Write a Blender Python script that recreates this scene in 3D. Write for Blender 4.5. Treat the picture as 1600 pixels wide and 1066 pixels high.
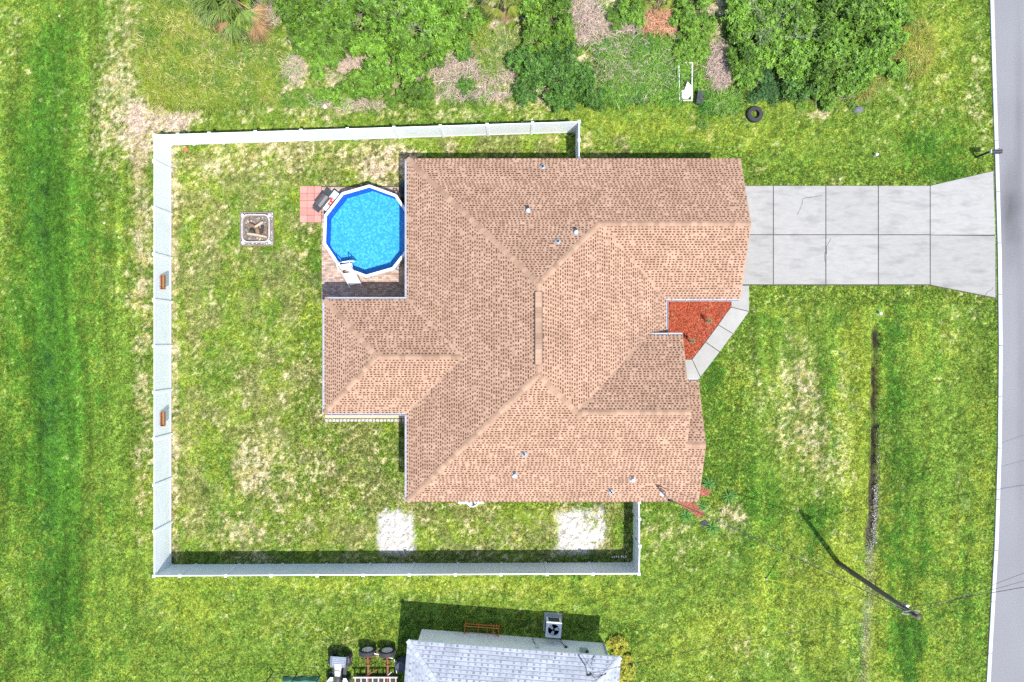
import bpy, bmesh, math, random
import numpy as np
from mathutils import Vector, Matrix
R = math.radians
random.seed(7); rng = np.random.default_rng(7)
for o in list(bpy.data.objects): bpy.data.objects.remove(o, do_unlink=True)
sc = bpy.context.scene
COL = sc.collection

# ---------------------------------------------------------------- camera, sky, sun, exposure
H = 38.0            # drone height in metres
S = 0.036           # metres of ground per photograph pixel straight below
cam_d = bpy.data.cameras.new('camera'); cam = bpy.data.objects.new('camera', cam_d); COL.objects.link(cam)
cam.location = (0, 0, H); cam.rotation_euler = (0, 0, 0)
cam_d.sensor_width = 36; cam_d.lens = 36 * H / (1600 * S); cam_d.clip_end = 3000; cam_d.clip_start = 0.5
sc.camera = cam
SX, SY = -0.285, 0.388                     # shadow offset per metre of height
SUN_EL = math.atan(1 / math.hypot(SX, SY)); SUN_ROT = math.atan2(-SX, -SY)
w = bpy.data.worlds.new('World'); sc.world = w; w.use_nodes = True
nt = w.node_tree; nt.nodes.clear()
sky = nt.nodes.new('ShaderNodeTexSky'); sky.sky_type = 'NISHITA'; sky.sun_disc = False
sky.sun_elevation = SUN_EL; sky.sun_rotation = SUN_ROT
bg = nt.nodes.new('ShaderNodeBackground'); bg.inputs[1].default_value = 0.15
wo = nt.nodes.new('ShaderNodeOutputWorld'); nt.links.new(sky.outputs[0], bg.inputs[0]); nt.links.new(bg.outputs[0], wo.inputs[0])
sun_d = bpy.data.lights.new('sun', 'SUN'); sun_d.energy = 3.9; sun_d.angle = R(0.5); sun_d.color = (1, 0.965, 0.91)
sun = bpy.data.objects.new('sun', sun_d); COL.objects.link(sun); sun.location = (20, -27, 70)
sun.rotation_euler = Vector((SX, SY, -1)).to_track_quat('-Z', 'Y').to_euler()
sc.view_settings.view_transform = 'Standard'; sc.view_settings.look = 'None'
sc.view_settings.exposure = 0.82; sc.view_settings.gamma = 1.0; sc.view_settings.use_curve_mapping = False
sc.cycles.max_bounces = 6; sc.cycles.transparent_max_bounces = 12
try:
    sc.cycles.use_denoising = False
    sc.cycles.use_adaptive_sampling = True; sc.cycles.adaptive_threshold = 0.02
except Exception: pass

# ---------------------------------------------------------------- helpers
def P(px, py, z=0.0):
    k = S * (H - z) / H
    return Vector(((px - 800) * k, (533 - py) * k, z))

ORG = {}
def link(o, parent=None, org=None):
    COL.objects.link(o)
    if parent is not None: o.parent = parent
    return o
def thing(name, loc=(0, 0, 0), label=None, cat=None, group=None, kind=None, rz=0.0):
    o = bpy.data.objects.new(name, None); o.empty_display_size = .2; COL.objects.link(o)
    o.location = loc; o.rotation_euler = (0, 0, rz); ORG[o] = Vector(loc)
    tag(o, label, cat, group, kind); return o
def tag(o, label=None, cat=None, group=None, kind=None):
    if label: o['label'] = label
    if cat: o['category'] = cat
    if group: o['group'] = group
    if kind: o['kind'] = kind
    return o
def copy_tree(o, parent=None):
    c = o.copy(); COL.objects.link(c); c.parent = parent
    for ch in list(o.children): copy_tree(ch, c)
    return c

class MB:
    def __init__(s): s.v = []; s.f = []; s.c = []
    def face(s, pts, col=None):
        n = len(s.v); s.v += [tuple(p) for p in pts]; s.f.append(list(range(n, n + len(pts)))); s.c.append(col)
    def mesh(s, vs, fs, col=None):
        n = len(s.v); s.v += [tuple(p) for p in vs]
        for f in fs: s.f.append([i + n for i in f]); s.c.append(col)
    def box(s, c, d, rz=0, col=None, M=None):
        hx, hy, hz = d[0] / 2, d[1] / 2, d[2] / 2
        pts = [Vector((a * hx, b * hy, e * hz)) for e in (-1, 1) for a, b in ((-1, -1), (1, -1), (1, 1), (-1, 1))]
        if M is None: M = Matrix.Translation(Vector(c)) @ Matrix.Rotation(rz, 4, 'Z')
        else: M = Matrix.Translation(Vector(c)) @ M
        s.mesh([M @ p for p in pts], [(3, 2, 1, 0), (4, 5, 6, 7), (0, 1, 5, 4), (1, 2, 6, 5), (2, 3, 7, 6), (3, 0, 4, 7)], col)
        return s
    def prism(s, poly, z0, z1, col=None, inset=0):
        n = len(poly); cx = sum(p[0] for p in poly) / n; cy = sum(p[1] for p in poly) / n
        ar = sum(poly[i][0] * poly[(i + 1) % n][1] - poly[(i + 1) % n][0] * poly[i][1] for i in range(n))
        if ar < 0: poly = poly[::-1]
        vs = [(p[0], p[1], z0) for p in poly]
        if inset:
            def ins(p):
                d = Vector((cx - p[0], cy - p[1])); L = d.length or 1; d *= inset * 1.4 / L
                return (p[0] + d.x, p[1] + d.y)
            vs += [(p[0], p[1], z1 - inset) for p in poly]; q = [ins(p) for p in poly]; vs += [(p[0], p[1], z1) for p in q]; L = 3
        else: vs += [(p[0], p[1], z1) for p in poly]; L = 2
        fs = [list(range(n))[::-1], list(range((L - 1) * n, L * n))]
        for l in range(L - 1):
            for i in range(n): j = (i + 1) % n; fs.append((l * n + i, l * n + j, (l + 1) * n + j, (l + 1) * n + i))
        s.mesh(vs, fs, col); return s
    def tube(s, pts, r, seg=8, col=None, cap=True):
        pts = [Vector(p) for p in pts]; n = len(pts)
        rs = r if isinstance(r, (list, tuple)) else [r] * n
        vs = []; up = None
        for i, p in enumerate(pts):
            t = (pts[min(i + 1, n - 1)] - pts[max(i - 1, 0)]).normalized()
            if up is None:
                up = Vector((0, 0, 1)) if abs(t.z) < .9 else Vector((1, 0, 0))
            a = t.cross(up).normalized(); b = a.cross(t).normalized(); up = b
            for k in range(seg):
                an = 2 * math.pi * k / seg
                vs.append(p + (a * math.cos(an) + b * math.sin(an)) * rs[i])
        fs = []
        for i in range(n - 1):
            for k in range(seg):
                k2 = (k + 1) % seg; fs.append((i * seg + k, i * seg + k2, (i + 1) * seg + k2, (i + 1) * seg + k))
        if cap: fs.append(list(range(seg))[::-1]); fs.append(list(range((n - 1) * seg, n * seg)))
        s.mesh(vs, fs, col); return s
    def lathe(s, prof, c=(0, 0, 0), seg=24, col=None, M=None, closed=False):
        vs = []; n = len(prof); c = Vector(c)
        for r, z in prof:
            for k in range(seg):
                a = 2 * math.pi * k / seg; p = Vector((r * math.cos(a), r * math.sin(a), z))
                vs.append((M @ p if M else p) + c)
        fs = []
        for i in range(n if closed else n - 1):
            i2 = (i + 1) % n
            for k in range(seg):
                k2 = (k + 1) % seg; fs.append((i * seg + k, i * seg + k2, i2 * seg + k2, i2 * seg + k))
        if not closed:
            if prof[0][0] > 1e-4: fs.append(list(range(seg))[::-1])
            if prof[-1][0] > 1e-4: fs.append(list(range((n - 1) * seg, n * seg)))
        s.mesh(vs, fs, col); return s
    def build(s, name, mat, parent=None, smooth=False, loc=None, local=False, bevel=0):
        me = bpy.data.meshes.new(name)
        org = Vector((0, 0, 0))
        if parent is not None and not local: org = ORG.get(parent, Vector((0, 0, 0)))
        if loc is not None: loc = Vector(loc)
        off = org if loc is None else loc
        me.from_pydata([(v[0] - off[0], v[1] - off[1], v[2] - off[2]) for v in s.v] if (off.length > 0 and not local) else s.v, [], s.f)
        if any(c is not None for c in s.c) or mat.get('needs_tone'):
            a = me.attributes.new('tone', 'FLOAT_COLOR', 'FACE')
            arr = np.ones((len(s.f), 4), np.float32)
            for i, c in enumerate(s.c):
                if c is not None: arr[i, :3] = c if not np.isscalar(c) else (c, c, c)
            a.data.foreach_set('color', arr.ravel())
        me.materials.append(mat)
        if smooth: me.polygons.foreach_set('use_smooth', [True] * len(me.polygons))
        me.update()
        o = bpy.data.objects.new(name, me); COL.objects.link(o)
        if parent is not None: o.parent = parent
        if loc is not None: o.location = (loc - org) if not local else loc
        ORG[o] = org if loc is None else loc
        if bevel:
            m = o.modifiers.new('bevel', 'BEVEL'); m.width = bevel; m.segments = 2; m.limit_method = 'ANGLE'
        return o
def inst(me_obj, name, loc, parent=None, rot=(0, 0, 0), scale=None):
    o = bpy.data.objects.new(name, me_obj.data if hasattr(me_obj, 'data') else me_obj); COL.objects.link(o)
    if parent is not None: o.parent = parent; loc = Vector(loc) - ORG.get(parent, Vector())
    o.location = loc; o.rotation_euler = rot
    if scale: o.scale = scale
    return o

# ---------------------------------------------------------------- materials
def lerp3(a, b, t): return tuple(a[i] + (b[i] - a[i]) * t for i in range(3))
MATS = {}
def mat(name, c1, c2=None, scale=4.0, rough=.8, bump=0., bscale=None, metal=0., spec=.3, attr=None, rnd=0., stretch=None,
        c3=None, scale3=.6, amt3=.5, detail=4., trans=0.):
    if name in MATS: return MATS[name]
    m = bpy.data.materials.new(name); m.use_nodes = True; n = m.node_tree.nodes; l = m.node_tree.links
    b = n['Principled BSDF']; b.inputs['Roughness'].default_value = rough; b.inputs['Metallic'].default_value = metal
    b.inputs['Specular IOR Level'].default_value = spec
    geo = n.new('ShaderNodeNewGeometry'); vec = geo.outputs['Position']
    if stretch:
        mp = n.new('ShaderNodeMapping'); mp.inputs['Scale'].default_value = stretch; l.new(vec, mp.inputs[0]); vec = mp.outputs[0]
    def noise(sca, det=detail, ro=.6):
        t = n.new('ShaderNodeTexNoise'); t.inputs['Scale'].default_value = sca; t.inputs['Detail'].default_value = det
        t.inputs['Roughness'].default_value = ro; l.new(vec, t.inputs['Vector']); return t
    def mix(fac, a, bb, blend='MIX'):
        x = n.new('ShaderNodeMix'); x.data_type = 'RGBA'; x.blend_type = blend
        for sock, val in ((x.inputs[0], fac), (x.inputs[6], a), (x.inputs[7], bb)):
            if hasattr(val, 'is_output'): l.new(val, sock)
            elif isinstance(val, (int, float)): sock.default_value = val
            else: sock.default_value = (*val, 1)
        return x.outputs[2]
    def ramp(sock, lo, hi):
        r = n.new('ShaderNodeMapRange'); r.inputs[1].default_value = lo; r.inputs[2].default_value = hi; l.new(sock, r.inputs[0]); return r.outputs[0]
    c2 = c2 or c1
    col = mix(ramp(noise(scale).outputs[0], .33, .67), c1, c2)
    if c3:
        t = ramp(noise(scale3, 6.).outputs[0], .5, .72)
        mu = n.new('ShaderNodeMath'); mu.operation = 'MULTIPLY'; l.new(t, mu.inputs[0]); mu.inputs[1].default_value = amt3
        col = mix(mu.outputs[0], col, c3)
    if attr:
        m['needs_tone'] = 1
        at = n.new('ShaderNodeAttribute'); at.attribute_name = attr; col = mix(1.0, col, at.outputs['Color'], 'MULTIPLY')
    if rnd:
        oi = n.new('ShaderNodeObjectInfo'); r = n.new('ShaderNodeMapRange'); r.inputs[3].default_value = 1 - rnd; r.inputs[4].default_value = 1 + rnd
        l.new(oi.outputs['Random'], r.inputs[0]); h = n.new('ShaderNodeHueSaturation'); l.new(r.outputs[0], h.inputs['Value']); l.new(col, h.inputs['Color']); col = h.outputs[0]
    l.new(col, b.inputs['Base Color'])
    if bump:
        bp = n.new('ShaderNodeBump'); bp.inputs['Strength'].default_value = bump; bp.inputs['Distance'].default_value = .02
        l.new(noise(bscale or scale * 6, 3.).outputs[0], bp.inputs['Height']); l.new(bp.outputs[0], b.inputs['Normal'])
    if trans:
        tr = n.new('ShaderNodeBsdfTranslucent'); l.new(col, tr.inputs[0]); ms = n.new('ShaderNodeMixShader'); ms.inputs[0].default_value = trans
        out = n['Material Output']; l.new(b.outputs[0], ms.inputs[1]); l.new(tr.outputs[0], ms.inputs[2]); l.new(ms.outputs[0], out.inputs[0])
    MATS[name] = m; return m

VINYL = mat('white_vinyl', (.84, .875, .90), (.80, .835, .86), 2.5, .35, spec=.4, c3=(.66, .70, .71), scale3=1.2, amt3=.35)
WHITE = mat('white_paint', (.8, .8, .79), (.74, .74, .73), 5, .4)
GUTTER = mat('gutter_white', (.40, .41, .45), (.32, .33, .37), 3, .4, c3=(.4, .38, .36), scale3=2, amt3=.4)
FASCIA = mat('fascia', (.62, .52, .42), (.55, .46, .38), 4, .6)
STUCCO = mat('stucco_beige', (.62, .53, .42), (.56, .48, .38), 3, .9, bump=.3, bscale=60)
STUCCO2 = mat('stucco_pale', (.88, .86, .79), (.83, .81, .74), 1.2, .9, bump=.08, bscale=60, c3=(.5, .48, .42), scale3=.9, amt3=.35)
SHINGLE = mat('asphalt_shingle', (.40, .262, .185), (.34, .218, .15), 1.4, .9, bump=.25, bscale=120, attr='tone', c3=(.27, .168, .115), scale3=.5, amt3=.6, spec=.15)
CAP = mat('ridge_cap_shingle', (.36, .235, .162), (.305, .194, .13), 1.5, .9, bump=.25, bscale=120, rnd=.2, spec=.15)
SLATE = mat('grey_shingle', (.34, .36, .40), (.285, .305, .345), 3, .85, bump=.2, bscale=120, attr='tone', spec=.2)
SLATECAP = mat('grey_cap', (.40, .43, .49), (.34, .36, .42), 4, .85, rnd=.1)
CONC = mat('concrete', (.312, .304, .288), (.275, .268, .255), 5.0, .85, bump=.15, bscale=70, stretch=(.42, 1.25, 1), c3=(.16, .156, .155), scale3=1.6, amt3=.55, rnd=.07)
WALKC = mat('walk_concrete', (.34, .335, .315), (.29, .285, .265), 1.2, .85, bump=.15, bscale=70, c3=(.3, .29, .27), scale3=.7, amt3=.4, rnd=.06)
KERB = mat('kerb_concrete', (.48, .5, .515), (.40, .42, .43), 1.5, .8, c3=(.35, .36, .34), scale3=1.2, amt3=.35, bump=.1, bscale=60)
ASPH = mat('asphalt', (.25, .25, .262), (.15, .15, .158), 24, .9, bump=.4, bscale=90, attr='tone', spec=.25, detail=8)
SOIL = mat('dark_soil', (.10, .075, .055), (.06, .05, .04), 6, .95, bump=.5, bscale=30)
DARK = mat('black_plastic', (.018, .018, .02), (.03, .03, .032), 8, .45)
DGREY = mat('dark_grey', (.055, .057, .065), (.035, .036, .04), 6, .5)
RUBBER = mat('rubber', (.028, .029, .032), (.045, .045, .048), 9, .75, bump=.2)
STEEL = mat('galvanised', (.5, .51, .53), (.4, .41, .43), 8, .4, metal=.6)
RUST = mat('rust', (.28, .10, .05), (.18, .07, .045), 9, .85, bump=.3)
WOOD = mat('weathered_wood', (.28, .2, .14), (.19, .14, .11), 7, .85, bump=.3, stretch=(1, 1, .2))
POLEWOOD = mat('pole_wood', (.17, .135, .105), (.11, .09, .075), 6, .9, bump=.5, bscale=25, stretch=(1, 1, .12))
BARK = mat('bark', (.2, .17, .14), (.12, .1, .085), 8, .9, bump=.5)
TWIG = mat('dry_twig', (.34, .30, .27), (.24, .2, .18), 5, .9, attr='tone')
LEAF = mat('leaf_bright', (.175, .32, .036), (.11, .23, .028), 1.2, .5, attr='tone', rnd=.24, spec=.35, trans=.25)
LEAFD = mat('leaf_dark', (.115, .255, .040), (.08, .19, .032), 1.2, .5, attr='tone', rnd=.22, spec=.35, trans=.25)
LEAFB = mat('leaf_feathery', (.085, .2, .06), (.06, .15, .045), 1.2, .6, attr='tone', rnd=.12, trans=.25)
LEAFY = mat('leaf_yellow', (.52, .46, .05), (.22, .28, .035), 3.5, .5, attr='tone', rnd=.1, trans=.25)
FROND = mat('palm_frond', (.23, .33, .075), (.16, .25, .06), 2, .5, attr='tone', rnd=.25, trans=.2)
FRONDD = mat('dead_frond', (.42, .26, .13), (.34, .2, .1), 2, .8, attr='tone', rnd=.2, trans=.1)
MULCH = mat('red_mulch', (.36, .070, .030), (.22, .040, .020), 12, .9, bump=.6, bscale=60, attr='tone', c3=(.26, .095, .055), scale3=1.6, amt3=.6)
PAVR = mat('red_paver', (.50, .24, .20), (.43, .2, .17), 2.5, .85, bump=.2, bscale=60, rnd=.12)
PAVS = mat('patio_paver', (.40, .325, .275), (.34, .275, .24), 1.5, .85, bump=.2, bscale=60, attr='tone')
BLACKPIPE = mat('cable', (.02, .02, .02), rough=.6)
CABLEG = mat('cable_grey', (.16, .17, .17), rough=.6)
STONE = mat('pale_stone', (.5, .48, .45), (.34, .33, .32), 8, .9, attr='tone')
GSTONE = mat('grey_stone', (.16, .165, .18), (.1, .1, .11), 6, .9, bump=.4)
ORANGE = mat('orange_paint', (.62, .2, .04), (.45, .13, .035), 8, .5)
PBLUE = mat('pale_blue_plastic', (.45, .66, .72), (.4, .58, .65), 6, .4)
REDP = mat('red_cloth', (.55, .07, .05), (.4, .05, .04), 8, .8)
YELL = mat('yellow_plastic', (.7, .62, .06), rough=.5)
TARP = mat('green_tarp', (.05, .17, .10), (.04, .12, .08), 4, .6, bump=.3, bscale=8)
METERG = mat('meter_grey', (.33, .4, .39), (.28, .34, .33), 6, .5)
ACW = mat('unit_enamel', (.66, .67, .70), (.6, .61, .64), 5, .45)
ASH = mat('ash', (.20, .155, .12), (.09, .072, .06), 9, .95, bump=.6, bscale=40, c3=(.30, .23, .17), scale3=3, amt3=.5)
LOGB = mat('log_bark', (.26, .16, .10), (.15, .09, .06), 6, .9, bump=.4)
LOGP = mat('log_pale', (.5, .38, .27), (.4, .3, .2), 6, .9, bump=.3)
CHAR = mat('charred_wood', (.03, .027, .026), (.06, .055, .05), 9, .9, bump=.4)
GLASS = mat('window_glass', (.03, .04, .05), rough=.08, spec=.8)
DOORW = mat('door_white', (.7, .69, .66), (.66, .65, .62), 3, .5)

# ---------------------------------------------------------------- numpy noise and ground colour
def vnoise(x, y, sc_, seed):
    x = x / sc_ + seed * 17.31; y = y / sc_ - seed * 9.17
    xi = np.floor(x).astype(np.int64); yi = np.floor(y).astype(np.int64); fx = x - xi; fy = y - yi
    fx = fx * fx * fx * (fx * (fx * 6 - 15) + 10); fy = fy * fy * fy * (fy * (fy * 6 - 15) + 10)
    def h(a, b):
        n = (a * 374761393 + b * 668265263 + seed * 1442695041) & 0xffffffff
        n = ((n ^ (n >> 13)) * 1274126177) & 0xffffffff
        n = n ^ (n >> 16)
        return (n & 0xffff) / 65535.0
    a = h(xi, yi); b = h(xi + 1, yi); c = h(xi, yi + 1); d = h(xi + 1, yi + 1)
    return (a * (1 - fx) + b * fx) * (1 - fy) + (c * (1 - fx) + d * fx) * fy
def fbm(x, y, sc_, seed, octv=4, g=.55):
    t = 0; a = 1; s_ = 0
    for i in range(octv): t = t + a * vnoise(x, y, sc_ / 2 ** i, seed + i * 3); s_ += a; a *= g
    return t / s_
def sstep(a, b, v): t = np.clip((v - a) / (b - a), 0, 1); return t * t * (3 - 2 * t)
def blob(px, py, cx, cy, rx, ry): return np.exp(-(((px - cx) / rx) ** 2 + ((py - cy) / ry) ** 2))
def band(v, a, b, s_): return sstep(a - s_, a + s_, v) * (1 - sstep(b - s_, b + s_, v))
KY = np.array([-900, -300, 0, 120, 240, 400, 547, 700, 850, 1066, 1400, 2000.]); KX = np.array([1515, 1537, 1546.5, 1550, 1554, 1558.5, 1560, 1558.5, 1553.5, 1541, 1518, 1470.])
def kerb_px(py): return np.interp(py, KY, KX)

DRY = [(190, 70, 38, 130, .42), (150, 190, 60, 90, .22), (222, 200, 45, 45, .55), (275, 186, 50, 16, .75), (228, 270, 26, 70, .4), (222, 420, 18, 220, .42),
       (225, 700, 15, 220, .32), (540, 175, 270, 14, .42), (330, 165, 60, 10, .2), (470, 245, 170, 28, .34), (605, 262, 34, 34, .62), (350, 310, 60, 60, .16), (400, 670, 55, 50, .24),
       (385, 745, 34, 36, .42), (450, 780, 80, 60, .12), (520, 650, 60, 50, .1), (370, 830, 90, 24, .2), (470, 590, 60, 60, .12), (300, 400, 20, 80, .1), (480, 350, 16, 60, .2),
       (1245, 590, 40, 42, .4), (1255, 530, 60, 30, .15), (1200, 650, 60, 60, .2), (1140, 803, 36, 20, .75), (1050, 835, 50, 36, .42), (1290, 690, 50, 70, .25), (1255, 680, 80, 90, .16), (1330, 640, 30, 120, .1), (1190, 500, 40, 40, .12),
       (1480, 100, 46, 90, .2), (1285, 176, 46, 7, .6), (1430, 170, 50, 40, .12), (1185, 268, 20, 12, .3), (1300, 278, 25, 12, .35), (1530, 150, 12, 130, .25), (60, 480, 50, 30, .05),
       (20, 90, 30, 60, .22), (10, 330, 14, 300, .18), (560, 930, 60, 20, .2), (760, 925, 70, 14, .2), (520, 1000, 60, 30, .2), (1170, 1010, 60, 40, .18), (1010, 920, 40, 14, .1), (425, 960, 40, 40, .16),
       (640, 255, 16, 20, .5), (900, 200, 90, 10, .1), (1500, 500, 30, 50, .12), (255, 520, 10, 420, .12), (590, 450, 100, 100, .06), (780, 838, 80, 20, .14), (800, 160, 60, 12, .3), (1000, 170, 60, 8, .15)]
LUSH = [(75, 640, 66, 460, .66), (62, 320, 55, 110, .5), (90, 90, 50, 150, .35), (190, 160, 12, 12, .2), (1395, 640, 22, 260, .34), (1440, 880, 36, 160, .24), (1110, 585, 22, 70, .4), (1090, 540, 30, 60, .2),
        (1440, 225, 50, 40, .5), (1480, 270, 40, 24, .4), (1130, 700, 30, 60, .3), (1480, 420, 60, 60, .1), (420, 430, 40, 120, .2), (500, 420, 14, 60, .45), (330, 760, 16, 120, .2), (1180, 770, 40, 50, .25),
        (1270, 820, 30, 40, .5), (1205, 500, 22, 40, .3), (340, 180, 24, 12, .5), (1000, 235, 90, 24, .12), (1180, 620, 10, 160, .25), (1420, 1010, 20, 70, .45), (110, 980, 30, 100, .2), (280, 560, 8, 360, .22), (1350, 950, 14, 120, .3)]
YEL = [(1328, 720, 26, 190, .8), (1300, 900, 80, 80, .45), (1370, 960, 60, 100, .35), (600, 915, 330, 16, .5), (300, 950, 70, 40, .3), (1450, 560, 40, 90, .2), (1120, 200, 60, 20, .3), (1000, 200, 90, 20, .35), (1100, 1000, 120, 50, .35),
       (300, 640, 20, 300, .25), (1340, 560, 30, 100, .4), (230, 800, 20, 100, .25), (330, 250, 60, 20, .2), (1460, 90, 40, 90, .35), (1180, 220, 60, 30, .3), (760, 880, 200, 10, .2), (1130, 650, 40, 90, .2)]
SAND = [(618, 832, 28, 34), (908, 831, 38, 34)]
def ground_color(x, y):
    px = x / S + 800; py = 533 - y / S
    wx = px + (fbm(x, y, 1.5, 51, 3) - .5) * 26; wy = py + (fbm(x, y, 1.5, 57, 3) - .5) * 26
    D = .20 + 0 * x; L = .12 + 0 * x; Y = .25 + 0 * x
    inside = band(px, 267, 985, 2) * band(py, 212, 880, 2)
    D = D + .13 * inside; Y = Y + .12 * inside
    for a in DRY: D = D + a[4] * blob(wx, wy, *a[:4])
    for a in LUSH: L = L + a[4] * blob(wx, wy, *a[:4])
    for a in YEL: Y = Y + a[4] * blob(wx, wy, *a[:4])
    D = D - .25 * L
    D = D + .45 * band(px, 262, 279, 3) * band(py, 225, 880, 6)
    # mown swaths down the front lawn
    D = D + .05 * np.sin(px / 13.0) * sstep(1110, 1180, px) * sstep(440, 520, py); L = L + .08 * np.sin(px / 17.0 + 1) * sstep(1110, 1180, px) * sstep(440, 520, py)
    front = sstep(1100, 1180, px) * sstep(440, 520, py); left = 1 - sstep(190, 240, px); streak = fbm(x, y * .10, .7, 111, 3) - .5
    D = D + streak * (.50 * front + .30 * left); L = L + (fbm(x, y * .12, .9, 121, 3) - .5) * (.5 * front + .6 * left); Y = Y + (fbm(x, y * .09, .8, 131, 3) - .5) * .6 * front
    n1 = fbm(x, y, 1.6, 1, 3); n2 = fbm(x, y, .55, 5, 2); n3 = .5 * vnoise(x * .8 + y * .6, y * .8 - x * .6, .15, 9) + .5 * vnoise(x * .6 - y * .8, x * .8 + y * .6, .21, 10); n3 = (n3 - .5) * 1.35 + .5; n4 = vnoise(x * .5 + y * .87, y * .5 - x * .87, .095, 13) * .6 + .4 * vnoise(x * .9 - y * .43, y * .9 + x * .43, .06, 15); n4 = np.clip((n4 - .5) * 1.5 + .5, 0, 1)
    thicket = band(wx, 430, 1150, 20) * (1 - sstep(140, 172, wy))
    D = D + .42 * thicket
    calm = np.clip(.55 * front + .35 * left + .4 * sstep(885, 905, py) + .4 * (1 - sstep(280, 300, py)) * sstep(1100, 1150, px), 0, .6)
    d = sstep(.34, .98, D + ((n1 - .5) * .55 + (n2 - .5) * .50) * (1 - calm) + ((n3 - .5) * .70 + (n4 - .5) * .5) * (1 - .45 * calm))
    l_ = sstep(.15, .75, L + (fbm(x, y, 2.2, 21, 3) - .5) * .55 + (n3 - .5) * .35 + (vnoise(x, y, .45, 31) - .5) * .35)
    yy = sstep(.1, .8, Y + (fbm(x, y, 2.0, 41, 3) - .5) * .6 + (vnoise(x, y, .3, 44) - .5) * .5)
    g = np.array([.126, .207, .027]); lu = np.array([.086, .214, .022]); ye = np.array([.222, .286, .034])
    tan = np.array([.40, .345, .20]); dirt = np.array([.46, .36, .27]); sand = np.array([.54, .515, .47]); straw = np.array([.30, .265, .105])
    def mx(a, b, t): return a * (1 - t[:, None]) + b * t[:, None]
    c = mx(np.tile(g, (len(x), 1)), ye, yy); c = mx(c, lu, l_)
    core = np.clip(.8 * blob(wx, wy, 72, 650, 15, 420) + .85 * blob(wx, wy, 58, 310, 15, 80) + .5 * blob(wx, wy, 85, 620, 34, 60) + .3 * blob(wx, wy, 1400, 640, 12, 200), 0, 1) * sstep(.25, .75, n2 * .5 + n3 * .5); c = mx(c, np.array([.028, .095, .018]), core)
    c = mx(c, np.array([.20, .19, .075]), np.clip(inside * .55, 0, 1) * sstep(.35, .7, fbm(x, y, 1.1, 101, 3)))
    tc = mx(np.tile(tan, (len(x), 1)), straw, sstep(.4, .7, vnoise(x, y, .35, 61))); dm = np.clip(thicket + blob(wx, wy, 225, 195, 40, 40) + blob(wx, wy, 275, 186, 50, 16) + blob(wx, wy, 605, 262, 40, 40) + .5 * blob(wx, wy, 540, 178, 250, 10), 0, 1)
    tc = mx(tc, dirt, dm * sstep(.3, .6, n2)); c = mx(c, tc, d)
    sd = 0 * x
    for (cx, cy, rx, ry) in SAND:
        qx = (px * .75 + wx * .25 - cx + (n2 - .5) * 7) / rx; qy = (py * .75 + wy * .25 - cy + (fbm(x, y, .45, 73, 2) - .5) * 8) / ry; q = (np.abs(qx) ** 7 + np.abs(qy) ** 7) ** (1 / 7)
        holes = sstep(.58, .66, fbm(x, y, .5, 71, 3)) * sstep(cx - 8, cx + 18, px)
        sd = np.maximum(sd, (1 - sstep(.84, 1.08, q + (n3 - .5) * .32 + (n4 - .5) * .25)) * (1 - holes * .85))
    c = mx(c, sand, sd); c = mx(c, np.array([.30, .27, .225]), sd * sstep(.60, .78, vnoise(x, y, .14, 77)) * .75)
    # drain line worn into the verge
    lx = np.interp(py, [430, 510, 700, 860, 960, 1066, 1300], [1374, 1371, 1366, 1358, 1352, 1346, 1335])
    lx = lx + (fbm(x, y, 1.2, 81, 2) - .5) * 7
    dr = np.exp(-((px - lx) / 5.6) ** 4) * band(py, 512, 850, 14) * (.75 + .35 * sstep(.3, .5, n2)); dr = np.clip(dr, 0, 1); c = mx(c, np.array([.026, .020, .015]), dr)
    dr2 = np.exp(-((px - lx - 4) / 8) ** 2) * sstep(700, 800, py) * .45; c = mx(c, np.array([.18, .15, .11]), dr2)
    mow = fbm(x + .25 * np.sin(y * .3), y * .06, .45, 141, 3) - .5; c = c * (1 + mow * (.75 * front + .9 * left))[:, None]
    c = c * (.37 + .44 * n3 + .82 * n4)[:, None]
    return c, d, l_, sd, np.clip(dr, 0, 1), thicket

# ---------------------------------------------------------------- ground sheet
def axis(a, b, st, far):
    core = np.arange(a, b + 1e-6, st); out = []; v = st
    d = 0
    while d < far: v *= 1.35; d += v; out.append(d)
    out = np.array(out); return np.concatenate([(a - out)[::-1], core, b + out])
gx = axis(-30.5, 30.5, .14, 900); gy = axis(-21, 21, .14, 900)
GX, GY = np.meshgrid(gx, gy); X = GX.ravel(); Yv = GY.ravel()
gc, gd, gl, gs, gdr, gth = ground_color(X, Yv)
PX = X / S + 800; PY = 533 - Yv / S
near = (np.abs(X) < 32) & (np.abs(Yv) < 23); outer = sstep(30.4, 33, np.maximum(np.abs(X), np.abs(Yv) * 30.5 / 21))[:, None]; gc = gc * (1 - outer) + np.array([.15, .205, .045]) * outer
Z = np.where(near, -.10 * np.exp(-((PX - 75) / 60) ** 2) + (fbm(X, Yv, .6, 91, 2) - .5) * .03 - .22 * gdr + .02 * gs - .012, -.012)
onhard = ((PX > 1150) & (PX < 1600) & (PY > 260) & (PY < 475)) | (PX > kerb_px(PY) - 6) | ((PX > 460) & (PX < 1180) & (PY > 230) & (PY < 800)) | ((PX > 500) & (PX < 1000) & (PY > 970))
Z = np.where(onhard, -.03, Z)
nx_, ny_ = len(gx), len(gy)
me = bpy.data.meshes.new('ground')
me.vertices.add(len(X)); me.vertices.foreach_set('co', np.stack([X, Yv, Z], 1).astype(np.float32).ravel())
ii = np.arange(nx_ * ny_).reshape(ny_, nx_)
q = np.stack([ii[:-1, :-1], ii[:-1, 1:], ii[1:, 1:], ii[1:, :-1]], -1).reshape(-1, 4)
me.loops.add(q.size); me.loops.foreach_set('vertex_index', q.ravel().astype(np.int32))
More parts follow.
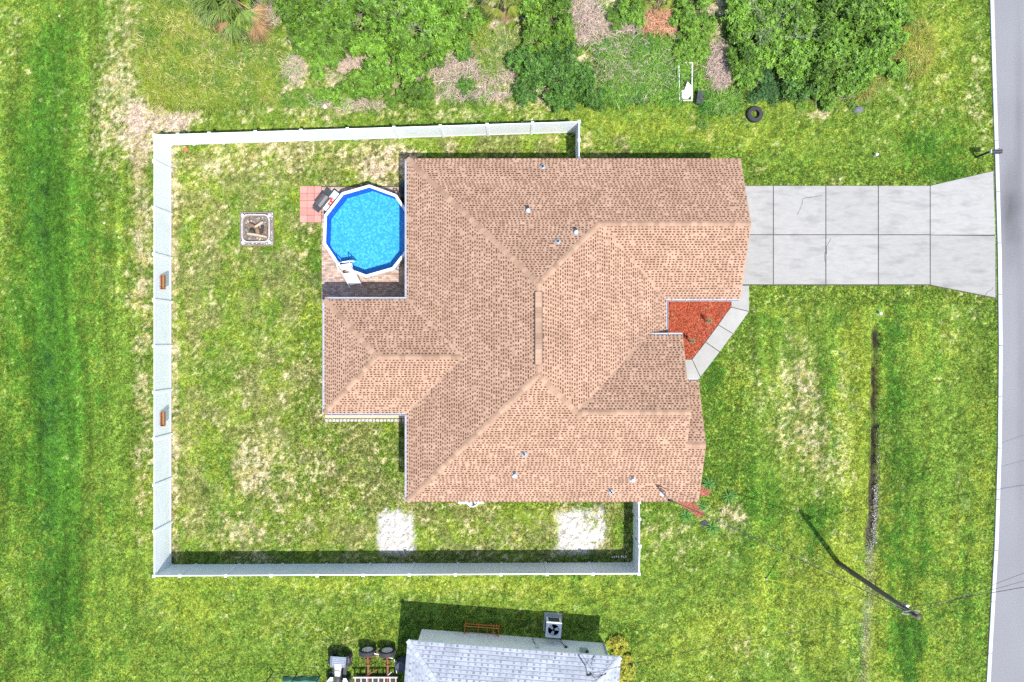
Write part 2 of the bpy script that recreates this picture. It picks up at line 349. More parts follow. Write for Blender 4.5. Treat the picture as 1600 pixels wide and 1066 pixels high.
me.polygons.add(len(q)); me.polygons.foreach_set('loop_start', (np.arange(len(q)) * 4).astype(np.int32)); me.polygons.foreach_set('loop_total', np.full(len(q), 4, np.int32))
me.update(calc_edges=True); me.polygons.foreach_set('use_smooth', [True] * len(q))
at = me.attributes.new('gcol', 'FLOAT_COLOR', 'POINT'); at.data.foreach_set('color', np.concatenate([gc, np.ones((len(X), 1))], 1).astype(np.float32).ravel())
GROUND = bpy.data.materials.new('turf'); GROUND.use_nodes = True; n = GROUND.node_tree.nodes; l = GROUND.node_tree.links
b = n['Principled BSDF']; b.inputs['Roughness'].default_value = .95; b.inputs['Specular IOR Level'].default_value = .1
a_ = n.new('ShaderNodeAttribute'); a_.attribute_name = 'gcol'; g_ = n.new('ShaderNodeNewGeometry')
t_ = n.new('ShaderNodeTexNoise'); t_.inputs['Scale'].default_value = 14; t_.inputs['Detail'].default_value = 5; l.new(g_.outputs['Position'], t_.inputs['Vector'])
mr = n.new('ShaderNodeMapRange'); mr.inputs[1].default_value = .3; mr.inputs[2].default_value = .7; mr.inputs[3].default_value = .35; mr.inputs[4].default_value = 1.5; l.new(t_.outputs[0], mr.inputs[0])
hs = n.new('ShaderNodeHueSaturation'); l.new(a_.outputs['Color'], hs.inputs['Color']); l.new(mr.outputs[0], hs.inputs['Value']); l.new(hs.outputs[0], b.inputs['Base Color'])
bp = n.new('ShaderNodeBump'); bp.inputs['Strength'].default_value = .5; bp.inputs['Distance'].default_value = .03; l.new(t_.outputs[0], bp.inputs['Height']); l.new(bp.outputs[0], b.inputs['Normal'])
me.materials.append(GROUND)
ground = bpy.data.objects.new('ground', me); COL.objects.link(ground); tag(ground, 'patchy green lawn with dry tan spots and bare sand', None, None, 'structure')

# ---------------------------------------------------------------- road, kerb, driveway, walk
road_rows = np.concatenate([np.arange(-2400, -300, 150), np.arange(-300, 1400, 16), np.arange(1400, 3600, 150)])
W_R = 6.4
def kx_ext(py):
    if py < -900: return 1515 + (py + 900) * .05
    if py > 2000: return 1470 - (py - 2000) * .09
    return float(kerb_px(py))
cols = np.concatenate([np.arange(0, 2.6, .2), np.arange(2.6, W_R + .3, .9)])
vs = []; fs = []; tn = []
for py in road_rows:
    base = (kx_ext(py) - 800) * S; y = (533 - py) * S
    for d_ in cols: vs.append((base + .20 + d_, y, -.002))
nc = len(cols)
va = np.array(vs); apx = va[:, 0] / S + 800; apy = 533 - va[:, 1] / S
st = .62 * blob(apx, apy, 1578, 330, 16, 70) + .25 * blob(apx, apy, 1592, 200, 6, 160) + .2 * blob(apx, apy, 1596, 600, 7, 260)
tone = 1 - st * (.55 + .5 * fbm(va[:, 0], va[:, 1], .5, 3, 3)) + (fbm(va[:, 0], va[:, 1], 2.5, 6, 3) - .5) * .16
for i in range(len(road_rows) - 1):
    for j in range(nc - 1): fs.append((i * nc + j + nc, i * nc + j + nc + 1, i * nc + j + 1, i * nc + j))
me = bpy.data.meshes.new('road'); me.from_pydata(vs, [], fs)
at = me.attributes.new('tone', 'FLOAT_COLOR', 'POINT'); at.data.foreach_set('color', np.repeat(tone[:, None], 4, 1).astype(np.float32).ravel())
me.materials.append(ASPH); road = bpy.data.objects.new('road', me); COL.objects.link(road); tag(road, 'pale grey worn asphalt road', None, None, 'structure')

kerb = thing('kerb', P(1557, 400), 'narrow pale concrete kerb along the asphalt road', kind='structure')
prev = -420
for py in range(-420, 1500, 80):
    mb = MB(); sub = [py + .45 + i * (79.1) / 5 for i in range(6)]
    prof = [(.0, -.06), (.0, .052), (.02, .06), (.185, .06), (.21, .045), (.215, -.06)]
    vs = []; fs = []
    for s_ in sub:
        bx = (kx_ext(s_) - 800) * S
        for (dx, dz) in prof: vs.append((bx + dx, (533 - s_) * S, dz))
    m_ = len(prof)
    for i in range(5):
        for j in range(m_ - 1): fs.append((i * m_ + j, i * m_ + j + 1, (i + 1) * m_ + j + 1, (i + 1) * m_ + j))
    fs.append(list(range(m_))); fs.append(list(range(5 * m_, 6 * m_))[::-1])
    mb.mesh(vs, fs); mb.build('kerb_section', KERB, kerb)

drive = thing('driveway', P(1360, 367), 'two-lane cracked concrete driveway of ten slabs', kind='structure')
MB().prism([P(1130, 289.6)[:2], P(1453, 291)[:2], P(1553, 266.5)[:2], P(1556.6, 466.5)[:2], P(1453, 446)[:2], P(1130, 446)[:2]], -.15, .004).build('joint_base', SOIL, drive)
xs = [1130, 1208, 1290, 1372, 1453]
def gap(a, b, g=.62): return a + g, b - g
for i in range(4):
    for r_ in range(2):
        x0, x1 = gap(xs[i], xs[i + 1]); y0, y1 = ((290, 367) if r_ == 0 else (367, 445)); y0, y1 = gap(y0, y1)
        MB().prism([P(x0, y0)[:2], P(x1, y0)[:2], P(x1, y1)[:2], P(x0, y1)[:2]], -.1, .03 + .004 * random.random(), inset=.008).build('slab', CONC, drive)
MB().prism([P(1453.5, 290.6)[:2], P(1551.5, 267.5)[:2], P(1554.5, 367)[:2], P(1453.5, 367)[:2]], -.1, .032, inset=.008).build('slab', CONC, drive)
MB().prism([P(1453.5, 367.8)[:2], P(1554.5, 369)[:2], P(1555, 465)[:2], P(1453.5, 445)[:2]], -.1, .034, inset=.008).build('slab', CONC, drive)
def ribbon(pts, wd, z, jit=.0):
    mb = MB(); pts = [Vector((p[0], p[1])) for p in pts]; L_, R_ = [], []
    for i, p in enumerate(pts):
        t = (pts[min(i + 1, len(pts) - 1)] - pts[max(i - 1, 0)]).normalized(); nn = Vector((-t.y, t.x)); ww = wd * (.5 + random.random() * .8) * .5
        L_.append((*(p + nn * ww), z)); R_.append((*(p - nn * ww), z))
    for i in range(len(pts) - 1): mb.face([R_[i], R_[i + 1], L_[i + 1], L_[i]])
    return mb
for path in ([(1246, 336), (1252, 322), (1254, 311), (1262, 309), (1275, 308), (1289, 304)], [(1291, 398), (1290.5, 386), (1295, 378), (1299, 370)], [(1290, 412), (1288, 400), (1290, 390)], [(1538, 465), (1541, 458), (1548, 453), (1553, 447)]):
    pp = []
    for i in range(len(path) - 1):
        for t in (0, .33, .66): pp.append(P(path[i][0] + (path[i + 1][0] - path[i][0]) * t + random.uniform(-.6, .6), path[i][1] + (path[i + 1][1] - path[i][1]) * t + random.uniform(-.6, .6))[:2])
    ribbon(pp, .020, .0385).build('crack', SOIL, drive)

walk_ = None
walk = thing('front_walk', P(1120, 520), 'angled concrete footpath slabs beside the red mulch bed', kind='structure')
MB().prism([P(*p)[:2] for p in ((1150, 446), (1170.2, 446), (1170.2, 487), (1094.5, 590), (1093, 592), (1040, 592), (1040, 561.5), (1081, 561.5), (1141.5, 480), (1142.5, 466), (1150, 466))], -.1, .008).build('joint_base', SOIL, walk)
for poly in ([(1150, 446.5), (1170, 446.5), (1170, 486.3), (1141.6, 479.3), (1142.5, 466), (1150, 466)], [(1141.3, 480.3), (1169.6, 487.3), (1145.4, 521.2), (1122.6, 507.4)], [(1122, 508.2), (1144.8, 522), (1124.4, 549.2), (1102.6, 534.4)],
             [(1102, 535.2), (1123.8, 550.2), (1094.4, 588.6), (1081.6, 561.6)], [(1080.8, 562), (1093.6, 589.4), (1093, 592), (1040, 592), (1040, 562)]):
    MB().prism([P(*p)[:2] for p in poly], -.1, .035 + .005 * random.random(), inset=.008).build('slab', WALKC, walk)

# ---------------------------------------------------------------- main house
E = 2.75; PT = .42
xw, xe, yn, ys = -5.477, 8.03, 9.52, -8.38
mx_ = (xw + xe) / 2; hw = (xe - xw) / 2; zr = E + hw * PT
aN = Vector((mx_, yn - hw, zr)); aS = Vector((mx_, ys + hw, zr))
ygS = 2.2; yg = (yn + ygS) / 2; zg = E + (yn - yg) * PT; xgE = 11.93; gW = Vector((mx_ + (zr - zg) / PT, yg, zg))
yw_ = -3.52; zw = E + (yw_ - ys) * PT; wW = Vector((mx_ + (zr - zw) / PT, yw_, zw)); ywn = .30; zwn = zw - (ywn - yw_) * PT; xwE = 8.8; wV = wW.x + (ywn - yw_)
yln = -2.07; yl = (ys + yln) / 2; zl = E + (yl - ys) * PT; xlE = 9.74
xl = -9.78; ybn, ybs = 2.17, -3.77; yb = (ybn + ybs) / 2; hb = (ybn - ybs) / 2; zb = E + hb * PT; bA = Vector((xl + hb, yb, zb)); bB = Vector((xw + hb, yb, zb))
V = lambda x, y, z: Vector((x, y, z))
slopes = {
    'north': ([V(xw, yn, E), aN, gW, V(xgE, yg, zg), V(xgE, yn, E)], V(-1, 0, 0), V(0, -1, PT)),
    'garage_south': ([gW, V(xe, ygS, E), V(xgE, ygS, E), V(xgE, yg, zg)], V(1, 0, 0), V(0, 1, PT)),
    'east': ([aS, V(wW.x, wW.y, zw), V(xe - (xe - 6.2), -.5, E + (xe - 6.2) * PT), V(xe, -.5, E), V(xe, ygS, E), gW, aN], V(0, 1, 0), V(-1, 0, PT)),
    'wing_north': ([wW, V(xwE, yw_, zw), V(xwE, ywn, zwn), V(wV, ywn, zwn)], V(-1, 0, 0), V(0, -1, PT)),
    'south': ([V(xw, ys, E), V(xlE, ys, E), V(xlE, yl, zl), V(xwE, yl, zl), V(xwE, yw_, zw), wW, aS], V(1, 0, 0), V(0, 1, PT)),
    'low_north': ([V(8.55, yl, zl), V(xlE, yl, zl), V(xlE, yln, E), V(8.55, yln, E)], V(-1, 0, 0), V(0, -1, PT)),
    'west': ([V(xw, ys, E), aS, aN, V(xw, yn, E), V(xw, ybn, E), bB, V(xw, ybs, E)], V(0, -1, 0), V(1, 0, PT)),
    'bump_north': ([V(xl, ybn, E), bA, bB, V(xw, ybn, E)], V(-1, 0, 0), V(0, -1, PT)),
    'bump_south': ([V(xl, ybs, E), V(xw, ybs, E), bB, bA], V(1, 0, 0), V(0, 1, PT)),
    'bump_west': ([V(xl, ybn, E), V(xl, ybs, E), bA], V(0, -1, 0), V(1, 0, PT)),
}
def clip(poly, a, b, lo, hi):
    # Sutherland-Hodgman of a 2-D polygon against an axis box (a..b in u, lo..hi in v)
    for ax, val, sgn in ((0, a, 1), (0, b, -1), (1, lo, 1), (1, hi, -1)):
        out = []
        for i in range(len(poly)):
            p, q_ = poly[i - 1], poly[i]; dp = (p[ax] - val) * sgn; dq = (q_[ax] - val) * sgn
            if (dp >= 0) != (dq >= 0):
                t = dp / (dp - dq); out.append((p[0] + (q_[0] - p[0]) * t, p[1] + (q_[1] - p[1]) * t))
            if dq >= 0: out.append(q_)
        poly = out
        if len(poly) < 3: return []
    return poly
def inside_poly(poly, x, y):
    c = False; n_ = len(poly)
    for i in range(n_):
        x1, y1 = poly[i - 1]; x2, y2 = poly[i]
        if (y1 > y) != (y2 > y) and x < (x2 - x1) * (y - y1) / (y2 - y1) + x1: c = not c
    return c
def shingle_slope(poly, u, v, exp, dashes=True, tabw=.196, tones=(.88, 1.10), lift=.014, dcol=(.31, .225, .185)):
    u = u.normalized(); v = v.normalized(); nrm = u.cross(v)
    if nrm.z < 0: nrm = -nrm
    o0 = poly[0]
    uv = [((p - o0).dot(u), (p - o0).dot(v)) for p in poly]
    v0 = min(p[1] for p in uv); v1 = max(p[1] for p in uv)
    mb = MB()
    def W(a, b_, h): return o0 + u * a + v * b_ + nrm * h
    k = 0; vv = v0
    while vv < v1 - .01:
        row = clip(uv, -1e3, 1e3, vv, min(vv + exp, v1))
        if len(row) >= 3:
            a = min(p[0] for p in row); b_ = max(p[0] for p in row)
            uu = a - random.random() * tabw
            while uu < b_:
                wd = tabw * random.uniform(1.2, 3.0) if dashes else tabw * random.uniform(.9, 1.1)
                e2 = uu + wd
                cor = [(uu, vv), (e2, vv), (e2, vv + exp), (uu, vv + exp)]
                t = random.uniform(*tones)
                pc = clip(row, uu, e2, vv, vv + exp)
                if len(pc) >= 3:
                    hh = lambda q_: lift * (1 - (q_[1] - vv) / exp) + .002
                    top = [W(q_[0], q_[1], hh(q_)) for q_ in pc]
                    mb.face(top, (t, t, t))
                    lo_ = [q_ for q_ in pc if abs(q_[1] - vv) < 1e-6]
                    if len(lo_) >= 2:
                        p0 = min(lo_); p1 = max(lo_)
                        mb.face([W(p0[0], p0[1], -.01), W(p1[0], p1[1], -.01), W(p1[0], p1[1], lift + .002), W(p0[0], p0[1], lift + .002)], (t * .9, t * .9, t * .9))
                uu = e2
            if dashes:
                uu = a + (k % 2) * tabw * .5 + random.uniform(-.08, .08) - tabw
                while uu < b_:
                    wd = random.choice([.075, .09, .10, .11, .12, .14]); s0 = uu + random.uniform(-.03, .03); b0 = vv + exp * .10; b1 = vv + exp * .60
                    uu += tabw
                    if random.random() < .05: continue
                    if all(inside_poly(uv, *c_) for c_ in ((s0, b0), (s0 + wd, b0), (s0 + wd, b1), (s0, b1))):
                        h0, h1 = lift * .9 + .005, lift * .34 + .005; j = random.uniform(.75, 1.35); cc = tuple(c_ * j for c_ in dcol)
                        A, B, C_, D_ = W(s0, b0, h0), W(s0 + wd, b0, h0), W(s0 + wd, b1, h1), W(s0, b1, h1)
                        mb.face([A, B, C_, D_], cc)
                        mb.face([W(s0, b0, 0), W(s0 + wd, b0, 0), B, A], cc)
        vv += exp; k += 1
    return mb
house = thing('house', (1.3, 0, 0), 'large single-storey house with hipped brown shingle roof inside the white fence', 'house')
roof = thing('roof', (0, 0, 0)); roof.parent = house; roof.location = (-1.3, 0, 0); ORG[roof] = V(0, 0, 0)
def solid_deck(poly, name, mt, parent, th=.14, drop=.012):
    mb = MB(); n_ = len(poly); top = [p - V(0, 0, drop) for p in poly]; bot = [p - V(0, 0, th) for p in poly]
    nz = (poly[1] - poly[0]).cross(poly[2] - poly[1])
    vs = top + bot; fs = [list(range(n_)), list(range(n_, 2 * n_))[::-1]] + [(i + n_, (i + 1) % n_ + n_, (i + 1) % n_, i) for i in range(n_)]
    mb.mesh(vs, fs); return mb.build(name, mt, parent)
for nm, (poly, u, v) in slopes.items():
    solid_deck(poly, 'roof_deck', FASCIA, roof)
    s_ = shingle_slope(poly, u, v, .130).build('shingles', SHINGLE, roof); s_['kind'] = 'stuff'
# ridge and hip caps, one object each
def cap_mesh(ang, wd=.15, ln=.33, t=.012):
    c_, s_ = math.cos(ang), math.sin(ang); mb = MB()
    pr = [(-wd * c_, -wd * s_), (-.03, -.004), (.03, -.004), (wd * c_, -wd * s_)]
    vs = []
    for x_, h_ in ((0, .02), (ln, .004)):
        for (y_, z_) in pr: vs.append((x_, y_, z_ + h_))
        for (y_, z_) in pr: vs.append((x_, y_, z_ + h_ - t))
    fs = [(0, 8, 9, 1), (1, 9, 10, 2), (2, 10, 11, 3), (0, 1, 5, 4), (1, 2, 6, 5), (2, 3, 7, 6), (4, 5, 13, 12), (0, 4, 12, 8), (3, 11, 15, 7)]
    mb.mesh(vs, [f[::-1] for f in fs]); me_ = bpy.data.meshes.new('ridge_cap'); me_.from_pydata(mb.v, [], mb.f); me_.materials.append(CAP); me_.update(); return me_
capR = cap_mesh(math.atan(PT)); capH = cap_mesh(math.atan(PT) * .70)
def caps(a, b_, me_, lift=.012, step=.27):
    d = b_ - a; L_ = d.length; n_ = max(1, int(L_ / step)); d.normalize()
    yv = V(0, 0, 1).cross(d).normalized(); zv = d.cross(yv)
    Mr = Matrix((d, yv, zv)).transposed().to_4x4()
    for i in range(n_):
        o = bpy.data.objects.new('ridge_cap', me_); COL.objects.link(o); o.parent = roof
        o.matrix_local = Matrix.Translation(a + d * (i * L_ / n_) + zv * lift) @ Mr
for a, b_, m_ in ((V(xw, yn, E), aN, capH), (V(xw, ys, E), aS, capH), (gW, aN, capH), (wW, aS, capH), (V(xl, ybn, E), bA, capH), (V(xl, ybs, E), bA, capH),
                  (V(xgE, yg, zg), gW, capR), (V(xwE, yw_, zw), wW, capR), (bB, bA, capR), (V(xlE, yl, zl), V(8.72, yl, zl), capR), (aN, aN + V(0, -.35, 0), capR), (aS + V(0, .45, 0), aS, capR)):
    caps(a, b_, m_)
# ridge vent along the crown
vy0, vy1 = aS.y + .5, aN.y - .4
MB().prism([(mx_ - .19, vy0), (mx_ + .19, vy0), (mx_ + .19, vy1), (mx_ - .19, vy1)], zr - .09, zr + .012).build('ridge_vent', DARK, roof)
for k in range(14):
    y0 = vy0 + k * (vy1 - vy0) / 14
    MB().box((mx_, y0 + (vy1 - vy0) / 28, zr + .022), (.315, (vy1 - vy0) / 14 - .006, .02)).build('ridge_cap', CAP, roof)
# gutters
def gutter(a, b_, out, z, wd=.12):
    a = V(*a, z); b_ = V(*b_, z); o = V(*out, 0); d = (b_ - a).normalized(); L_ = (b_ - a).length
    prof = [(.004, .0), (.004, -.105), (wd - .02, -.105), (wd, -.03), (wd, .0), (wd - .022, .0), (wd - .024, -.085), (.02, -.085), (.02, -.0)]
    vs = []; fs = []; n_ = len(prof)
    for p in (a, b_):
        for (q_, h_) in prof: vs.append(p + o * q_ + V(0, 0, h_ - .012))
    fs = [(i, (i + 1) % n_, (i + 1) % n_ + n_, i + n_) for i in range(n_)]
    fs += [list(range(n_)), list(range(n_, 2 * n_))[::-1]]
    mb = MB(); mb.mesh(vs, fs); g = mb.build('gutter', GUTTER, house)
    m2 = MB(); t = .35
    while t < L_:
        m2.box(a + d * t + o * (wd / 2) + V(0, 0, -.008), (.025 if abs(d.x) > .5 else wd, wd if abs(d.x) > .5 else .025, .008)); t += .72
    m2.build('bracket', GUTTER, g)
gutter((xw, ybn + .13), (xw, yn), (-1, 0), E); gutter((xw, ys), (xw, ybs - .13), (-1, 0), E)
gutter((xl, ybn), (xw, ybn), (0, 1), E); gutter((xl, ybs), (xl, ybn), (-1, 0), E); gutter((xl, ybs), (xw, ybs), (0, -1), E)
gutter((xe, ygS), (xgE - .02, ygS), (0, -1), E); gutter((xe, ywn + .02), (xe, ygS - .14), (1, 0), E); gutter((wV + .05, ywn), (xwE, ywn), (0, 1), zwn); gutter((xwE + .1, yln), (xlE, yln), (0, 1), E)
# walls with openings
wa = []
def wallbox(x0, x1, y0, y1, z1=2.66): return MB().prism([(x0, y0), (x1, y0), (x1, y1), (x0, y1)], -.2, z1).build('wall', STUCCO, house)
wallbox(xw + .45, 7.55, ys + .45, yn - .45); wallbox(7.50, xgE - .35, ygS + .42, yn - .47); wallbox(7.52, xlE - .35, ys + .47, yln - .42); wallbox(xl + .45, xw + .5, ybs + .45, ybn - .45)
def gable(x, y0, y1, yr, z0, z1_):
    mb = MB(); pts = [(y0, z0), (y1, z0), (yr, z1_)]
    vs = [(x, p[0], p[1]) for p in pts] + [(x - .12, p[0], p[1]) for p in pts]
    mb.mesh(vs, [(0, 1, 2), (5, 4, 3), (0, 3, 4, 1), (1, 4, 5, 2), (2, 5, 3, 0)]); mb.build('gable_wall', STUCCO, house)
gable(xgE - .352, ygS + .44, yn - .5, yg, 2.655, zg - .2); gable(xlE - .352, ys + .5, yln - .44, yl, 2.655, zl - .2); gable(xwE - .2, yl, ywn - .3, yw_, 2.5, zw - .2)
gd = MB().box((xgE - .335, 6.0, 1.08), (.05, 4.9, 2.14)).build('garage_door', DOORW, house)
for i in range(4): MB().box((xgE - .300, 6.0, .28 + i * .53), (.02, 4.8, .47)).build('door_panel', DOORW, gd)
fd = MB().box((7.57, 1.2, 1.05), (.06, .95, 2.1)).build('front_door', WOOD, house); MB().box((7.62, .85, 1.0), (.04, .05, .12)).build('door_handle', STEEL, fd)
for (x, y, ax, wd) in ((xw + .44, 7.6, 0, 1.4), (xw + .44, -6, 0, 1.6), (xl + .44, -1, 0, 2.0), (2, yn - .44, 1, 1.5), (-2.5, yn - .44, 1, 1.2), (-3.5, ys + .44, 1, 1.2), (3, ys + .44, 1, 1.5), (6.5, ys + .44, 1, 1.0), (xlE - .34, -5.2, 0, 2.0)):
    d_ = (.05, wd, 1.2) if ax == 0 else (wd, .05, 1.2); f = MB().box((x, y, 1.5), d_).build('window', WHITE, house)
    d2 = (.07, wd - .12, 1.08) if ax == 0 else (wd - .12, .07, 1.08); MB().box((x, y, 1.5), d2).build('pane', GLASS, f)
# roof vents
def roof_z(x, y):
    # height of the main roof's covering at a plan point
    best = 0
    for poly, u, v in slopes.values():
        pl = [(p.x, p.y) for p in poly]
        if inside_poly(pl, x, y):
            nn = (poly[1] - poly[0]).cross(poly[2] - poly[0]); best = max(best, poly[0].z - (nn.x * (x - poly[0].x) + nn.y * (y - poly[0].y)) / nn.z)
    return best
def roof_pt(px, py, dz=0):
    z = 3.5
    for _ in range(8): p = P(px, py, z + dz); z = roof_z(p.x, p.y) or z
    return V(p.x, p.y, z)
for (px, py) in ((848, 260), (872, 377), (819, 710), (955, 769)):
    p = roof_pt(px, py, .2)
    vp = MB().lathe([(.16, -.03), (.165, .03), (.075, .10), (.06, .11)], p, 16).build('vent_flashing', STEEL, house)
    MB().lathe([(.048, 0), (.048, .30), (.038, .30), (.038, .05)], p, 14).build('vent_pipe', DARK, vp)
for (px, py) in ((825, 328), (900, 362), (804, 743), (989, 750)):
    p = roof_pt(px, py, .15); south = py > 533
    mb = MB().box(p + V(0, 0, .02), (.26, .34, .03), M=Matrix.Rotation(math.atan(PT) * (1 if south else -1), 4, 'X'))
    vp = mb.build('vent_flashing', STEEL, house)
    MB().lathe([(.0, .0), (.11, .0), (.11, .14), (.08, .2), (.03, .23), (0, .235)], p + V(.01, -.02, .01), 14).build('vent_hood', ACW, vp, smooth=True)
    MB().box(p + V(-.02, .15, .08), (.16, .07, .10)).build('vent_mouth', DARK, vp)
# electric service mast
mp_ = roof_pt(1036, 772, .1)
mast = MB().lathe([(.14, -.04), (.14, .03), (.06, .07), (.035, .09), (.035, 1.35)], mp_, 12).build('service_mast', WHITE, house)
MAST = mp_ + V(0, 0, 1.35)
MB().tube([MAST, MAST + V(.02, 0, .12), MAST + V(.12, -.04, .14), MAST + V(.17, -.06, .04)], .06, 8).build('weatherhead', DARK, mast, smooth=True)
for k in range(3): MB().tube([mp_ + V(-.06 + .05 * k, .12, .12), mp_ + V(-.1 + .07 * k, .2, .25 + .1 * k), mp_ + V(.0, .06, .6), mp_ + V(.06, -.04, 1.0), MAST + V(.2, -.12, -.05)], .014, 6).build('cable_loop', BLACKPIPE, mast)

# slab and edging along the rear bay, AC condenser
strip = thing('bay_slab', V(-8, -3.9, 0), 'narrow tan concrete strip under the rear bay gutter', kind='structure')
MB().prism([(-10.5, -4.33), (-5.2, -4.33), (-5.2, -3.3), (-10.5, -3.3)], -.1, .05).build('slab', mat('tan_concrete', (.52, .42, .29), (.45, .36, .25), 3, .9, bump=.2), strip)
for k in range(24):
    x = -10.42 + k * .205; s_ = random.uniform(.8, 1.15)
    mb = MB().prism([(x - .09 * s_, -4.52), (x + .06 * s_, -4.54 + random.uniform(-.02, .02)), (x + .09 * s_, -4.42), (x + .05 * s_, -4.36), (x - .08 * s_, -4.37)], -.05, .06 + random.random() * .06, inset=.03)
    mb.build('edging_stone', STONE, strip)
ac = thing('air_conditioner', V(-2.17, -8.80, 0), 'round-topped white condenser half hidden under the brown roof edge', 'air conditioner')
MB().prism([(-3.02, -9.14), (-1.58, -9.14), (-1.58, -8.05), (-3.02, -8.05)], -.05, .09, inset=.01).build('pad', mat('pad_white', (.62, .61, .58), (.55, .54, .52), 4, .8), ac)
MB().lathe([(.36, .09), (.37, .12), (.37, .74), (.34, .80), (.29, .81), (.28, .74), (0, .70)], (-2.17, -8.80, 0), 28).build('casing', WHITE, ac, smooth=False)
fan = MB()
for k in range(4):
    a = k * math.pi / 2 + .3; c_, s_ = math.cos(a), math.sin(a); f = lambda r, t, z: V(-2.17 + r * c_ - t * s_, -8.8 + r * s_ + t * c_, z)
    fan.face([f(.05, -.03, .76), f(.25, -.08, .765), f(.26, .06, .735), f(.05, .03, .74)])
fan.lathe([(.05, .72), (.05, .78)], (-2.17, -8.8, 0), 12).build('fan', DGREY, ac)
for k in range(5): MB().tube([V(-2.17 + (.06 + .055 * k) * math.cos(2 * math.pi * i / 24), -8.8 + (.06 + .055 * k) * math.sin(2 * math.pi * i / 24), .80) for i in range(25)], .005, 4).build('guard_ring', DARK, ac)

# ---------------------------------------------------------------- mulch bed with two small yuccas
bedpoly = [P(1020, 462)[:2], P(1141.5, 466)[:2], P(1141, 480)[:2], P(1081, 560.6)[:2], P(1030, 560.6)[:2], P(1030, 540)[:2], P(1020, 540)[:2]]
bed = thing('mulch_bed', P(1085, 515), 'triangular bed of bright red mulch by the front walk', kind='structure')
MB().prism(bedpoly, -.1, .03).build('mulch_base', MULCH, bed)
mc = MB()
for _ in range(5200):
    x = random.uniform(7.9, 12.4); y = random.uniform(-1.0, 2.6)
    if not inside_poly(bedpoly, x, y): continue
    a = random.random() * 6.28; ln = random.uniform(.03, .075); wd = random.uniform(.012, .028); z = .035 + random.random() * .03
    dx, dy = math.cos(a), math.sin(a); t = random.choice([.5, .7, .9, 1.1, 1.3, 1.55]); t2 = t * random.uniform(.9, 1.3)
    p = V(x, y, z); d_ = V(dx, dy, random.uniform(-.25, .25)) * ln; e = V(-dy, dx, random.uniform(-.5, .5)) * wd
    mc.face([p - d_ - e, p + d_ - e, p + d_ + e, p - d_ + e], (t, t2, t2))
o = mc.build('mulch_chips', MULCH, bed); o['kind'] = 'stuff'
for k in range(2):
    a, b_ = ((1142, 470), (1142.2, 481)) if k == 0 else ((1141.3, 480.8), (1081.2, 561.2))
    A, B = P(*a), P(*b_); MB().tube([A + V(0, 0, .03), B + V(0, 0, .03)], .022, 6).build('bed_edging', DARK, bed)
def rosette(root, c, n_, ln, wd, mt, rise=(.1, 1.2), name='leaf', droop=.25, tone=1):
    for k in range(n_):
        a = 2.399 * k + random.uniform(-.2, .2); el = rise[0] + (rise[1] - rise[0]) * (k / n_); L_ = ln * random.uniform(.8, 1.1)
        mb = MB(); d = V(math.cos(a) * math.cos(el), math.sin(a) * math.cos(el), math.sin(el)); e = V(-math.sin(a), math.cos(a), 0)
        pts = []
        for i in range(5):
            t = i / 4; p = c + d * (L_ * t) + V(0, 0, -droop * L_ * t * t); ww = wd * (.55 + .9 * t if t < .4 else 1.15 * (1 - t) + .05)
            pts.append((p - e * ww, p + V(0, 0, -ww * .3), p + e * ww))
        for i in range(4):
            tt = tone * random.uniform(.85, 1.15)
            mb.face([pts[i][0], pts[i][1], pts[i + 1][1], pts[i + 1][0]], tt); mb.face([pts[i][1], pts[i][2], pts[i + 1][2], pts[i + 1][1]], tt)
        mb.build(name, mt, root)
YUC = mat('yucca_leaf', (.17, .2, .10), (.12, .15, .075), 9, .6, attr='tone')
for (px, py, lb) in ((1108, 501.5, 'small spiky yucca in red mulch, closer to the driveway'), (1081.5, 533, 'small spiky yucca in red mulch, beside the porch gable')):
    b_ = P(px, py, .75); base = V(b_.x, b_.y, .03)
    t = thing('yucca', base, lb, 'plant', 'yuccas in the mulch bed')
    MB().tube([base, base + V(0, 0, .4), base + V(0, 0, .74)], [.035, .03, .022], 8).build('stem', BARK, t)
    rosette(t, base + V(0, 0, .72), 22, .27, .022, YUC, (-.25, 1.3))

